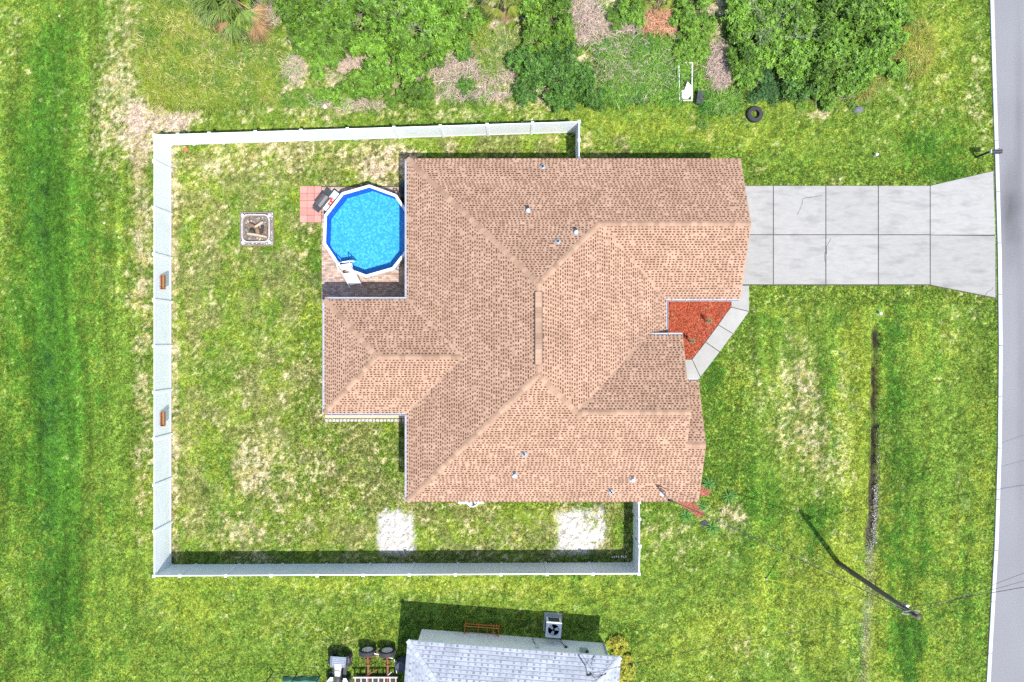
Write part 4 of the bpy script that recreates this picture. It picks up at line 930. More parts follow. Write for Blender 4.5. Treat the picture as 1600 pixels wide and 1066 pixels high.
# orange rack
oc_ = P(753, 982)
rk = thing('orange_rack', V(oc_.x, oc_.y, 0), 'rusty orange tubular rack leaning by the pale wall', 'rack', rz=rzn)
def bar(a, b_, r=.025, name='bar', m_=ORANGE): loc(MB().tube([a, b_], r, 6), name, m_, rk)
for x in (-.95, -.2, .65, .8, .95): bar((x, .32, .03), (x, .32, .62)) if x != .65 else bar((x, .32, .3), (x, -.2, .3))
for (a, b_) in (((-.95, .32, .62), (.95, .32, .62)), ((-.95, .32, .3), (.95, .32, .3)), ((-.95, -.25, .08), (.95, -.25, .08)), ((-.95, .32, .08), (-.95, -.25, .08)), ((.95, .32, .08), (.95, -.25, .08)), ((-.2, .32, .08), (-.2, -.25, .08)), ((.3, -.25, .08), (.3, .1, .08)), ((.65, .32, .62), (.65, .32, .03)), ((-.95, -.25, .03), (-.95, -.25, .3)), ((.95, -.25, .03), (.95, -.25, .3))): bar(a, b_)
loc(MB().box((.05, -.28, .10), (1.5, .10, .05)), 'plank', mat('rack_plank', (.6, .5, .42), (.5, .4, .32), 8, .8), rk)

# ---------------------------------------------------------------- quad bike
qc = P(533, 1043)
qb = thing('quad_bike', V(qc.x, qc.y, 0), 'white and black quad bike with grey front rack parked on grass', 'quad bike', rz=R(-4))
tyre = None
for sx in (-1, 1):
    for sy in (-.62, .62):
        prof = [(.15, -.11), (.24, -.125), (.285, -.09), (.295, 0), (.285, .09), (.24, .125), (.15, .11)]
        wh = loc(MB().lathe(prof, (sx * .50, sy, .295), 22, M=Matrix.Rotation(R(90), 4, 'Y'), closed=True), 'tyre', RUBBER, qb)
        loc(MB().lathe([(0, -.09), (.15, -.1), (.15, .1), (0, .09)], (sx * .50, sy, .295), 14, M=Matrix.Rotation(R(90), 4, 'Y')), 'rim', STEEL, wh)
        nb_ = MB()
        for k in range(16):
            a = k * math.pi / 8; nb_.box((sx * .50, sy + .295 * math.cos(a), .295 + .295 * math.sin(a)), (.2, .045, .03), M=Matrix.Rotation(a + math.pi / 2, 4, 'X'))
        loc(nb_, 'tread', RUBBER, wh)
def loft(root, name, m_, secs):
    mb = MB(); vs = []; n_ = 10
    for (y, cx, hwid, z, hh) in secs:
        for k in range(n_):
            a = 2 * math.pi * k / n_; vs.append((cx + hwid * math.copysign(abs(math.cos(a)) ** .7, math.cos(a)), y, z + hh * math.copysign(abs(math.sin(a)) ** .7, math.sin(a))))
    fs = [(i * n_ + k, i * n_ + (k + 1) % n_, (i + 1) * n_ + (k + 1) % n_, (i + 1) * n_ + k) for i in range(len(secs) - 1) for k in range(n_)] + [list(range(n_)), list(range((len(secs) - 1) * n_, len(secs) * n_))[::-1]]
    mb.mesh(vs, [f[::-1] for f in fs]); return loc(mb, name, m_, root, smooth=True)
loft(qb, 'body', WHITE, [(.85, 0, .15, .62, .08), (.62, 0, .30, .70, .12), (.42, 0, .20, .76, .14), (.15, 0, .17, .80, .12), (-.1, 0, .16, .76, .10)])
loft(qb, 'seat', DGREY, [(-.05, 0, .12, .80, .06), (-.3, 0, .17, .82, .08), (-.75, 0, .18, .84, .08), (-.85, 0, .12, .82, .05)])
for sx in (-1, 1):
    loft(qb, 'front_fender', DARK, [(.95, sx * .42, .10, .58, .03), (.75, sx * .46, .17, .66, .04), (.5, sx * .44, .17, .64, .04), (.25, sx * .36, .10, .5, .03)])
    loft(qb, 'rear_fender', WHITE, [(-.3, sx * .36, .08, .56, .03), (-.5, sx * .44, .18, .66, .04), (-.8, sx * .44, .18, .66, .04), (-.98, sx * .4, .1, .58, .03)])
    loc(MB().tube([(0, .28, .9), (sx * .18, .26, 1.0), (sx * .40, .16, 1.03)], .018, 8), 'handlebar', DARK, qb)
    loc(MB().box((sx * .30, -.05, .33), (.18, .5, .04)), 'footrest', DGREY, qb)
fr_ = loc(MB().tube([(-.40, .42, .84), (-.42, .98, .84), (.42, .98, .84), (.40, .42, .84), (-.40, .42, .84)], .016, 6), 'front_rack', mat('rack_grey', (.33, .37, .44), (.26, .3, .36), 6, .5), qb)
for k in range(9): loc(MB().tube([(-.40 + .1 * k, .43, .845), (-.40 + .1 * k, .97, .845)], .014, 5), 'rack_bar', MATS['rack_grey'], fr_)
for k in range(5): loc(MB().tube([(-.41, .5 + .1 * k, .85), (.41, .5 + .1 * k, .85)], .012, 5), 'rack_bar', MATS['rack_grey'], fr_)
loc(MB().box((0, .7, .80), (.72, .5, .03)), 'rack_tray', MATS['rack_grey'], fr_)
rr_ = loc(MB().tube([(-.42, -.55, .90), (-.44, -1.05, .90), (.44, -1.05, .90), (.42, -.55, .90), (-.42, -.55, .90)], .016, 6), 'rear_rack', MATS['rack_grey'], qb)
for k in range(9): loc(MB().tube([(-.40 + .1 * k, -.56, .905), (-.40 + .1 * k, -1.04, .905)], .012, 5), 'rack_bar', MATS['rack_grey'], rr_)
loc(MB().box((0, 0, .36), (.3, 1.5, .2)), 'chassis', DARK, qb)

# ---------------------------------------------------------------- tandem trailer chassis
tc_ = P(590, 1030)
tr_ = thing('trailer_chassis', V(tc_.x, tc_.y, 0), 'rusty tandem trailer chassis with two white-rimmed wheels', 'trailer')
for (px, py) in ((574.5, 1018), (605, 1019)):
    c = P(px, py, .46); cy = c.y
    prof = [(.28, -.10), (.31, -.12), (.42, -.125), (.46, -.09), (.47, 0), (.46, .09), (.42, .125), (.31, .12), (.28, .10)]
    wh = MB().lathe(prof, (c.x, cy, .47), 28, M=Matrix.Rotation(R(-90), 4, 'X'), closed=True).build('tyre', RUBBER, tr_)
    MB().lathe([(.275, -.11), (.285, .0), (.30, .125), (.27, .13), (.24, .07), (.12, .06), (.10, .11), (0, .11)], (c.x, cy, .47), 24, M=Matrix.Rotation(R(-90), 4, 'X')).build('rim', mat('rim_white', (.72, .7, .66), (.5, .42, .34), 6, .6), wh)
    for k in range(5):
        a = k * 1.2566; MB().lathe([(.018, 0), (.018, .03)], (c.x + .05 * math.cos(a), cy + .05, .47 + .05 * math.sin(a)), 6, M=Matrix.Rotation(R(-90), 4, 'X')).build('lug_nut', DARK, wh)
    tb_ = MB()
    for k in range(24):
        a = k * math.pi / 12; tb_.box((c.x + .47 * math.cos(a), cy, .47 + .47 * math.sin(a)), (.03, .24, .06), M=Matrix.Rotation(-a, 4, 'Y'))
    tb_.build('tread', RUBBER, wh)
    MB().tube([V(c.x, cy - .1, .45), V(c.x + .02, cy - .9, .42), V(c.x, cy - 2.6, .45)], .06, 10).build('axle', RUST, tr_)
    for k in range(4): MB().tube([V(c.x - .34 + .05 * k, cy - .42, .50 + .02 * k), V(c.x, cy - .42, .40 + .025 * k), V(c.x + .34 - .05 * k, cy - .42, .50 + .02 * k)], .022, 6).build('leaf_spring', RUST, tr_)
    MB().lathe([(.11, -.05), (.13, .0), (.11, .05)], (c.x + .01, cy - .75, .43), 12, M=Matrix.Rotation(R(90), 4, 'X')).build('brake_drum', RUST, tr_)
A, B = P(566, 1023, .6), P(616, 1030, .6)
MB().tube([P(584, 1021, .7), P(596, 1024, .7), P(614, 1029, .7)], .03, 8).build('cross_rod', WHITE, tr_)
for (a, b_) in (((577, 1027), (597, 1022)), ((590, 1046), (572, 1056)), ((612, 1050), (604, 1057)), ((616, 1030), (620, 1052))): MB().tube([P(*a, .5), P(*b_, .5)], .03, 6).build('brace', RUST if a[0] < 600 else STEEL, tr_)
yr0 = P(590, 1058, .55).y; xr0, xr1 = P(552, 1058, .55).x, P(622, 1058, .55).x
FR = mat('frame_grey', (.5, .45, .42), (.38, .32, .29), 7, .7)
MB().box(((xr0 + xr1) / 2, yr0, .58), (xr1 - xr0, .08, .10)).build('side_rail', FR, tr_); MB().box(((xr0 + xr1) / 2, yr0 - 1.6, .58), (xr1 - xr0, .08, .10)).build('side_rail', FR, tr_)
for k in range(8):
    x = xr0 + .12 + k * (xr1 - xr0 - .24) / 7; MB().box((x, yr0 - .8, .575), (.07, 1.52, .08)).build('cross_member', FR, tr_)
MB().box(((xr0 + xr1) / 2, yr0 - .8, .2), (xr1 - xr0 - .2, 1.3, .1)).build('under_tray', DARK, tr_)
dk = P(629, 1032); 
bar_ = thing('water_barrel', V(dk.x, dk.y, 0), 'dark blue-grey barrel standing at the grey-roofed house corner', 'barrel')
MB().lathe([(.26, 0), (.29, .06), (.30, .4), (.29, .8), (.26, .86), (.24, .86), (.23, .82), (0, .82)], dk, 20).build('barrel_body', mat('barrel_blue', (.06, .075, .1), (.04, .05, .07), 6, .6), bar_, smooth=True)
for z in (.25, .6): MB().lathe([(.302, z - .02), (.315, z), (.302, z + .02)], dk, 20).build('hoop', DGREY, bar_)

# wire enclosure with green tarp
en = thing('wire_enclosure', P(427, 1046), 'low dark wire enclosure beside the quad bike', 'fence')
pp = [(427, 1050), (464, 1053), (500, 1056)]
for (px, py) in pp:
    b_ = P(px, py); MB().tube([b_ - V(0, 0, .05), b_ + V(0, 0, 1.15)], .028, 8).build('post', DARK, en)
for i in range(2):
    a, b_ = P(*pp[i]), P(*pp[i + 1])
    for z in (1.12, .6, .1): MB().tube([a + V(0, 0, z), b_ + V(0, 0, z)], .012, 5).build('wire', DARK, en)
a = P(427, 1050); b_ = P(426, 1085)
for z in (1.12, .6, .1): MB().tube([a + V(0, 0, z), b_ + V(0, 0, z)], .012, 5).build('wire', DARK, en)
tm = MB(); A = P(442, 1057); B = P(500, 1100); N, M_ = 14, 12
def tq(i, j): x = A.x + (B.x - A.x) * i / N; y = A.y + (B.y - A.y) * j / M_; return (x, y, .22 + .05 * math.sin(i * 1.1 + j * .6) + .03 * math.sin(j * 1.9) - (.2 if i in (0, N) or j in (0, M_) else 0))
for i in range(N):
    for j in range(M_): tm.face([tq(i, j), tq(i, j + 1), tq(i + 1, j + 1), tq(i + 1, j)])
tarp = tm.build('tarp', TARP, loc=(A + B) / 2, smooth=True); tag(tarp, 'crumpled dark green tarp inside the wire enclosure', 'tarp')

# ---------------------------------------------------------------- utility pole, guy, wires
ub = P(1310, 880); PT_Z = 7.5
up_ = thing('utility_pole', ub, 'leaning-looking dark wooden utility pole standing on the front lawn', 'utility pole')
up_['label'] = 'tall dark wooden utility pole standing on the front lawn'
MB().tube([ub - V(0, 0, .3), ub + V(0, 0, 3.5), ub + V(0, 0, PT_Z)], [.145, .125, .10], 14).build('pole', POLEWOOD, up_, smooth=True)
MB().tube([ub + V(-.15, .02, 0), ub + V(-.14, .02, 1.6)], .02, 6).build('ground_wire', STEEL, up_)
ring_ = MB().tube([ub + V(.38 * math.cos(k * math.pi / 14), .20 * math.sin(k * math.pi / 14), PT_Z - .6 + .3 * math.sin(k * math.pi / 14)) for k in range(29)], .014, 6); ring_.build('cable_coil', mat('coil_white', (.42, .42, .42), rough=.5), up_)
for k in range(3): MB().lathe([(.03, 0), (.06, .03), (.03, .06), (.06, .09), (.03, .12)], ub + V(.15 * (1 if k % 2 else -1), .05, PT_Z - .25 - .4 * k), 10, M=Matrix.Rotation(R(90), 4, 'Y')).build('insulator', DGREY, up_)
MB().box(ub + V(.12, .1, PT_Z - 1.2), (.14, .12, .3)).build('splice_box', STEEL, up_)
TOP = ub + V(0, 0, PT_Z - .25)
def wire(a, b_, sag, label, r=.014, m_=BLACKPIPE, twist=0):
    r *= .72; pts = []; N = 24
    for i in range(N + 1):
        t = i / N; p = a.lerp(b_, t); p.z -= sag * 4 * t * (1 - t); pts.append(p)
    o = MB().tube(pts, r, 6).build('overhead_wire', m_, loc=a); tag(o, label, 'wire', 'overhead wires'); return o
wire(MAST + V(.17, -.06, .02), TOP + V(-.1, .02, -.2), .55, 'twisted dark service wire from the brown roof mast to the pole', .019)
wire(MAST + V(.17, -.02, -.05), TOP + V(-.1, .1, -.15), .75, 'thin pale service wire from the brown roof mast to the pole', .011, CABLEG)
nm = V(nA.x, nA.y, 0) + Matrix.Rotation(rzn, 3, 'Z') @ V(W_ - 1.7, -.4, 3.9)
wire(TOP + V(-.05, -.1, -.2), nm, .5, 'dark service wire from the pole to the grey-roofed house', .016)
for (py, dz, r, lb) in ((892, 0, .012, 'thin upper wire from the pole across the road'), (905, -.3, .012, 'thin middle wire from the pole across the road'), (915, -.75, .02, 'thick lower cable from the pole across the road')):
    e0 = TOP + V(.08, .05, dz); e1 = P(1600, py, 6.9 + dz); d = (e1 - e0); d.z = 0; far_ = e0 + d.normalized() * 42 + V(0, 0, .3)
    wire(e0, far_, .5, lb, r)
anc = P(1197, 904)
gy_ = thing('guy_wire', anc, 'steel guy wire with yellow plastic guard anchored in the lawn', 'guy wire')
gt = ub + V(0, 0, PT_Z - .8); d = (gt - anc).normalized()
MB().tube([anc, gt], .009, 6).build('wire', STEEL, gy_); MB().tube([anc + d * .15, anc + d * 2.3], .028, 8).build('guard', YELL, gy_); MB().lathe([(.0, -.1), (.03, -.1), (.03, .12), (.05, .14), (0, .16)], anc, 8).build('anchor', STEEL, gy_)

# ---------------------------------------------------------------- mailbox and lawn bits
mb0 = P(1525, 246)
ml = thing('mailbox', mb0, 'black mailbox on a post at the kerb by the driveway', 'mailbox')
MB().box(mb0 + V(0, 0, .55), (.09, .09, 1.12)).build('post', DARK, ml); MB().box(mb0 + V(.2, 0, 1.02), (.5, .08, .06)).build('arm', DARK, ml)
bx = MB(); prof = [(-.11, 1.06), (.11, 1.06), (.11, 1.18), (.09, 1.24), (.05, 1.275), (0, 1.285), (-.05, 1.275), (-.09, 1.24), (-.11, 1.18)]; n_ = len(prof)
vs = [mb0 + V(x, y, z) for x in (.02, .55) for y, z in prof]; bx.mesh(vs, [(i, (i + 1) % n_, (i + 1) % n_ + n_, i + n_) for i in range(n_)] + [list(range(n_))[::-1], list(range(n_, 2 * n_))]); bx.build('box', mat('mailbox_black', (.03, .032, .04), (.05, .052, .06), 8, .4), ml)
MB().box(mb0 + V(.0, 0, 1.16), (.035, .19, .17)).build('rear_plate', WHITE, ml); MB().box(mb0 + V(.565, 0, 1.17), (.02, .21, .2)).build('door', DARK, ml); MB().box(mb0 + V(.35, .125, 1.28), (.05, .012, .16)).build('flag', DGREY, ml)
for (px, py, lb) in ((1367, 243, 'small pale cleanout cap in the grass above the driveway'), (1373, 490, 'small pale cleanout cap in the grass at the drain line')):
    c = P(px, py); t = thing('cleanout_cap', c, lb, 'cap', 'cleanout caps in the lawn')
    MB().lathe([(.075, -.05), (.075, .20), (.085, .20), (.085, .25), (.06, .27), (0, .27)], c, 14).build('pipe', mat('cap_pale', (.62, .68, .7), (.55, .6, .62), 7, .5), t); MB().box(c + V(0, 0, .285), (.05, .05, .03)).build('plug', STEEL, t)
sk = P(1495.5, 465); o = MB().box(sk + V(0, 0, .25), (.045, .02, .6)).build('survey_stake', LOGP, loc=sk); tag(o, 'pale wooden survey stake at the driveway flare', 'stake')
tc = P(1178, 180)
ty = thing('discarded_tyre', tc, 'black tyre lying flat at the thicket edge', 'tyre')
MB().lathe([(.22, .03), (.24, .0), (.38, .0), (.42, .04), (.43, .12), (.42, .2), (.38, .24), (.24, .24), (.22, .21), (.26, .18), (.36, .16), (.36, .08), (.26, .06)], tc, 32, closed=True).build('carcass', RUBBER, ty)
tt = MB()
for k in range(36): a = k * math.pi / 18; tt.box(tc + V(.43 * math.cos(a), .43 * math.sin(a), .12), (.025, .045, .19), a)
tt.build('tread', RUBBER, ty)
bn = P(1091.5, 155)
cr_ = thing('plastic_crate', bn, 'dark grey plastic tub on its side by the white board', 'tub', rz=R(-8))
loc(MB().box((0, 0, .16), (.30, .66, .3)), 'tub_body', mat('tub_grey', (.10, .12, .16), (.07, .085, .11), 6, .4), cr_); loc(MB().box((0, 0, .32), (.34, .70, .04)), 'rim', DGREY, cr_)
f0 = [P(1060.5, 98, .25), P(1081.5, 98, .25), P(1081, 157, .25), P(1062, 157, .25)]
fr2 = thing('pipe_frame', V(f0[0].x, f0[0].y, 0), 'rectangular white pipe frame lying in the weeds', 'frame')
for i in range(4):
    a, b_ = f0[i], f0[(i + 1) % 4]; MB().tube([a, b_], .03, 8).build('pipe', WHITE, fr2); MB().tube([V(a.x, a.y, -.05), a], .025, 6).build('leg', WHITE, fr2)
bd = MB(); pl = [P(1063, 157), P(1063, 144), P(1067.5, 144), P(1072, 131), P(1078, 137), P(1079, 150), P(1073, 157)]; bd.prism([p[:2] for p in pl], .27, .30); o = bd.build('white_board', WHITE, loc=pl[0]); tag(o, 'broken white board lying across the white pipe frame', 'board')
for (a, b_, lb) in (((1107, 138), (1117, 107), 'long thin stick propped in the dirt patch by the tub'), ((1116, 150), (1125, 128), 'short thin stick propped in the dirt patch by the tub'), ((1101, 140), (1120, 139), 'pale stick lying level in the dirt patch by the tub')):
    A, B = P(*a, .08), P(*b_, .25); o = MB().tube([A, (A + B) / 2 + V(.02, 0, .02), B], .024, 6).build('stick', WOOD if 'pale' not in lb else LOGP, loc=A); tag(o, lb, 'stick', 'sticks in the dirt patch')
sp = P(1340, 172); mb = MB().lathe([(0, 0), (.26, .0), (.27, .08), (.18, .17), (0, .2)], (0, 0, 0), 9); o = mb.build('boulder', GSTONE); o.location = sp; o.scale = (1.1, .75, 1); o.rotation_euler = (0, 0, .3); tag(o, 'flat grey boulder at the end of the pale dirt strip', 'boulder')
def litter(px, py, lb, sz=.12, m_=WHITE):
    c = P(px, py); mb = MB(); N = 5
    for i in range(N):
        for j in range(N):
            f = lambda a, b_: ((a / N - .5) * sz * 2, (b_ / N - .5) * sz * 1.6, .03 + .04 * math.sin(a * 2.1 + px) * math.cos(b_ * 1.7 + py) + .03)
            mb.face([f(i, j), f(i + 1, j), f(i + 1, j + 1), f(i, j + 1)])
    o = mb.build('litter', m_, smooth=True); o.location = c; o.rotation_euler = (0, 0, px); tag(o, lb, 'litter')
litter(508, 167, 'scrap of white litter on the dirt strip behind the long fence'); litter(400, 74, 'scrap of white litter below the fan palm', .2); litter(94, 26, 'scrap of white litter on the dark green swale', .05); litter(164, 349, 'white scrap on the grass outside the planter fence', .05); litter(940, 112, 'scrap of white litter in the brown weeds', .14)
litter(291, 234, 'brown crumpled scrap at the fence corner', .14, MATS['terracotta_wood']); litter(1100, 818, 'dark metal plate at the end of the mulch strip', .18, DGREY)

# ---------------------------------------------------------------- plants
def leaf_cloud(lobes, n_, ln, wd, seed, per=7, flat=.35, spread=.5, tone=(.4, 1.5)):
    """many small leaf rosettes through the volume of several lobes; returns a mesh with a per-face tone"""
    r_ = np.random.default_rng(seed)
    lob = np.array(lobes); wts = lob[:, 3] ** 2; wts = wts / wts.sum()
    idx = r_.choice(len(lob), n_, p=wts); d = r_.normal(size=(n_, 3)); d /= np.linalg.norm(d, axis=1)[:, None]
    d[:, 2] = np.where(d[:, 2] < -.25, -d[:, 2], d[:, 2])
    rad = lob[idx, 3] * r_.uniform(.35, 1.18, n_)
    c = lob[idx, :3] + d * rad[:, None] * np.array([1.1, 1.1, .95]) + r_.normal(size=(n_, 3)) * .05; keep = c[:, 2] > .05
    c = c[keep]; d = d[keep]; n_ = len(c)
    axis_ = d * .5 + np.array([0, 0, .8]) + r_.normal(size=(n_, 3)) * .3; axis_ /= np.linalg.norm(axis_, axis=1)[:, None]
    t1 = np.cross(axis_, np.array([.31, .9, .2])); t1 /= np.linalg.norm(t1, axis=1)[:, None]; t2 = np.cross(axis_, t1)
    vs = np.zeros((n_ * per, 4, 3), np.float32); tones_ = np.zeros((n_ * per, 2, 4), np.float32)
    base_t = r_.uniform(*tone, n_)
    for k in range(per):
        a = 2 * math.pi * k / per + r_.uniform(-.3, .3, n_); el = r_.uniform(-.1, .1 + spread, n_); L_ = ln * r_.uniform(.7, 1.2, n_)
        dr = (t1 * np.cos(a)[:, None] + t2 * np.sin(a)[:, None]) * np.cos(el)[:, None] + axis_ * np.sin(el)[:, None]
        sd_ = -t1 * np.sin(a)[:, None] + t2 * np.cos(a)[:, None]; off = c + r_.normal(size=(n_, 3)) * ln * .12
        vs[k::per, 0] = off; vs[k::per, 1] = off + dr * (L_ * .55)[:, None] + sd_ * (wd * .5) - axis_ * (.06 * ln); vs[k::per, 2] = off + dr * L_[:, None] - axis_ * (.25 * ln * r_.uniform(.2, 1.2, n_))[:, None]; vs[k::per, 3] = off + dr * (L_ * .55)[:, None] - sd_ * (wd * .5) - axis_ * (.06 * ln)
        tt_ = base_t * r_.uniform(.85, 1.15, n_); tones_[k::per, :, :] = np.stack([tt_, tt_, tt_ * .9, np.ones(n_)], 1)[:, None, :]
    N = n_ * per
    me_ = bpy.data.meshes.new('foliage'); me_.vertices.add(N * 4); me_.vertices.foreach_set('co', vs.ravel())
    tri = np.array([[0, 1, 2], [0, 2, 3]]); f = (np.arange(N)[:, None, None] * 4 + tri[None]).reshape(-1, 3)
    me_.loops.add(f.size); me_.loops.foreach_set('vertex_index', f.ravel().astype(np.int32)); me_.polygons.add(len(f)); me_.polygons.foreach_set('loop_start', (np.arange(len(f)) * 3).astype(np.int32)); me_.polygons.foreach_set('loop_total', np.full(len(f), 3, np.int32))
    me_.update(calc_edges=True); a_t = me_.attributes.new('tone', 'FLOAT_COLOR', 'FACE'); a_t.data.foreach_set('color', tones_.reshape(-1, 4).ravel())
    return me_
def lobes_for(seed, r, h, n_=17):
    r_ = random.Random(seed); out = []
    for k in range(n_):
        a = r_.uniform(0, 6.28); q_ = r * .88 * math.sqrt(r_.random()); s_ = r * r_.uniform(.15, .36)
        out.append((q_ * math.cos(a), q_ * math.sin(a), max(s_ * .5, h * r_.uniform(.5, .82) * (1 - .35 * (q_ / r))), s_))
    return out
PROTO = {}
def proto(kind, var):
    if (kind, var) in PROTO: return PROTO[(kind, var)]
    sd_ = hash((kind == 'bright', kind == 'dark', kind == 'feather', var)) % 9973
    par = {'bright': (LEAF, 1000, .115, .054, 7, 1.9), 'dark': (LEAFD, 760, .125, .055, 7, 1.7), 'feather': (LEAFB, 1300, .075, .022, 8, 1.2), 'yellow': (LEAFY, 520, .13, .05, 7, 1.1), 'weed': (LEAF, 380, .13, .045, 6, .6)}[kind]
    lo = lobes_for(sd_ + var * 31, 1.0, par[5] / 1.0 * .6)
    me_ = leaf_cloud(lo, par[1], par[2], par[3], sd_ + var, par[4]); me_.materials.append(par[0])
    st = MB()
    for (x, y, z, r) in lo[:6]: st.tube([V(x * .12, y * .12, -.05), V(x * .45, y * .45, z * .45), V(x, y, z)], [.05, .035, .015], 6)
    ms_ = bpy.data.meshes.new('stem'); ms_.from_pydata(st.v, [], st.f); ms_.materials.append(BARK); ms_.update()
    PROTO[(kind, var)] = (me_, ms_); return PROTO[(kind, var)]
def shrub(kind, px, py, r, label, group, zs=1.0, name='shrub', hz=.9):
    b_ = P(px, py, hz); b_.z = 0; r *= 1.12
    if group and kind in ('bright', 'dark') : label = ('tall ' if r > 1.28 else 'small ' if r < .95 else '') + label
    t = thing(name, b_, label, 'shrub', group, rz=random.random() * 6.28); s_ = r * random.uniform(.92, 1.08); t.scale = (s_, s_, s_ * zs)
    f, s2 = proto(kind, random.randrange(4))
    for nm_, m_ in (('foliage', f), ('stem', s2)):
        o = bpy.data.objects.new(nm_, m_); COL.objects.link(o); o.parent = t
LB1 = 'bright green broadleaf shrub in the thicket between the two green fan palms'
for (px, py, r) in ((470, 20, 1.0), (500, 55, 1.2), (545, 15, 1.3), (540, 60, 1.1), (590, 25, 1.3), (580, 80, 1.1), (625, 60, 1.25), (640, 10, 1.2), (680, 35, 1.2), (670, 80, 1.0), (640, 115, 1.0), (590, 125, .9), (560, 130, .8), (500, 95, .8), (700, 12, .9), (520, 148, .6), (655, 145, .7), (615, 150, .55), (720, 40, .7), (478, 60, .8), (450, 5, .8), (480, -25, 1.2), (560, -30, 1.3), (640, -30, 1.3)):
    shrub('bright', px, py, r, LB1, 'bright thicket shrubs by the fan palms', random.uniform(1.1, 1.75))
LB2 = 'bright green shrub in the thicket beside the fan palm with yellow fronds'
for (px, py, r) in ((825, 15, 1.1), (865, 20, 1.0), (840, 55, .9), (880, 55, .7), (745, 25, .6), (715, 70, .5), (870, -20, 1.0)): shrub('bright', px, py, r, LB2, 'bright shrubs by the yellow-fronded palm', random.uniform(1.1, 1.6))
LB3 = 'dark green dense shrub beside the pinkish dead brush patch'
for (px, py, r) in ((830, 100, .95), (870, 85, .9), (860, 125, 1.0), (905, 120, .9), (820, 135, .7), (925, 145, .75), (890, 148, .7), (725, 130, .38), (722, 75, .45), (870, 155, .5)): shrub('dark', px, py, r, LB3, 'dark shrubs by the dead brush', random.uniform(1.0, 1.5))
LB4 = 'bright green shrub in the large thicket between the discarded tyre and the road'
for (px, py, r) in ((1160, 20, 1.2), (1200, 5, 1.3), (1190, 60, 1.2), (1165, 90, .9), (1240, 30, 1.4), (1235, 85, 1.25), (1285, 15, 1.3), (1280, 65, 1.3), (1325, 30, 1.3), (1325, 80, 1.2), (1365, 20, 1.25), (1370, 65, 1.1), (1290, 110, 1.1), (1330, 120, 1.0), (1250, 125, .9), (1400, 40, .9), (1395, 100, .8), (1300, 145, .6), (1355, 110, .9), (1175, 115, .7), (1400, 8, .9), (1240, -28, 1.3), (1320, -30, 1.3), (1380, -25, 1.1), (1165, -20, 1.1)):
    shrub('bright' if random.random() < .9 else 'dark', px, py, r, LB4, 'thicket shrubs by the road', random.uniform(.95, 1.25))
LB5 = 'bright green shrub beside the rust-coloured dead palm fronds'
for (px, py, r) in ((1075, 20, .8), (1085, 55, .8), (1100, 80, .6), (1070, 75, .55), (1105, 30, .7), (1085, -15, .9), (990, 10, .7), (965, 25, .5)): shrub('bright', px, py, r, LB5, 'shrubs by the dead fronds')
shrub('feather', 1190, 128, .95, 'feathery blue-green shrub right behind the discarded tyre', None, 1.0); shrub('feather', 1222, 138, .65, 'small feathery blue-green shrub joined to the bigger feathery one', None, .9)
LB6 = 'low leafy green weed clump in the weedy patch around the white pipe frame'
for k in range(46):
    px, py = random.uniform(950, 1100), random.uniform(55, 162)
    if (1058 < px < 1084 and 125 < py < 160): continue
    shrub('weed', px, py, random.uniform(.35, .75), LB6, 'weed clumps by the pipe frame', .9, 'weed_clump', .2)
LB7 = 'low leafy green weed clump along the dirt strip behind the long fence'
for (px, py, r) in ((455, 100, .45), (440, 118, .5), (480, 150, .6), (500, 150, .5), (450, 155, .5), (535, 160, .5), (425, 140, .45), (450, 92, .4), (740, 150, .45), (760, 148, .4), (700, 150, .4), (235, 60, .55), (240, 120, .6), (230, 95, .4), (410, 120, .5), (400, 155, .5), (580, 165, .45), (1330, 155, .5), (1250, 160, .4), (1100, 190, .35)): shrub('weed', px, py, r, LB7, 'weed clumps behind the fence', .8, 'weed_clump', .2)
LB9 = 'low leafy green weed clump among the dead brush of the thicket'
for k in range(60):
    px, py = random.choice([(random.uniform(440, 730), random.uniform(60, 165)), (random.uniform(680, 960), random.uniform(40, 160)), (random.uniform(1110, 1170), random.uniform(30, 150)), (random.uniform(890, 1060), random.uniform(0, 70))])
    shrub('weed', px, py, random.uniform(.22, .5), LB9, 'weed clumps in the dead brush', .9, 'weed_clump', .2)
LB8 = 'yellow-leaved croton shrub at the corner of the grey-roofed house'
for (px, py, r) in ((968, 1016, .46), (974, 1034, .5), (980, 1052, .52), (976, 1070, .5), (958, 1009, .36)): shrub('yellow', px, py, r, LB8, 'croton shrubs', 1.0, 'croton', .6)

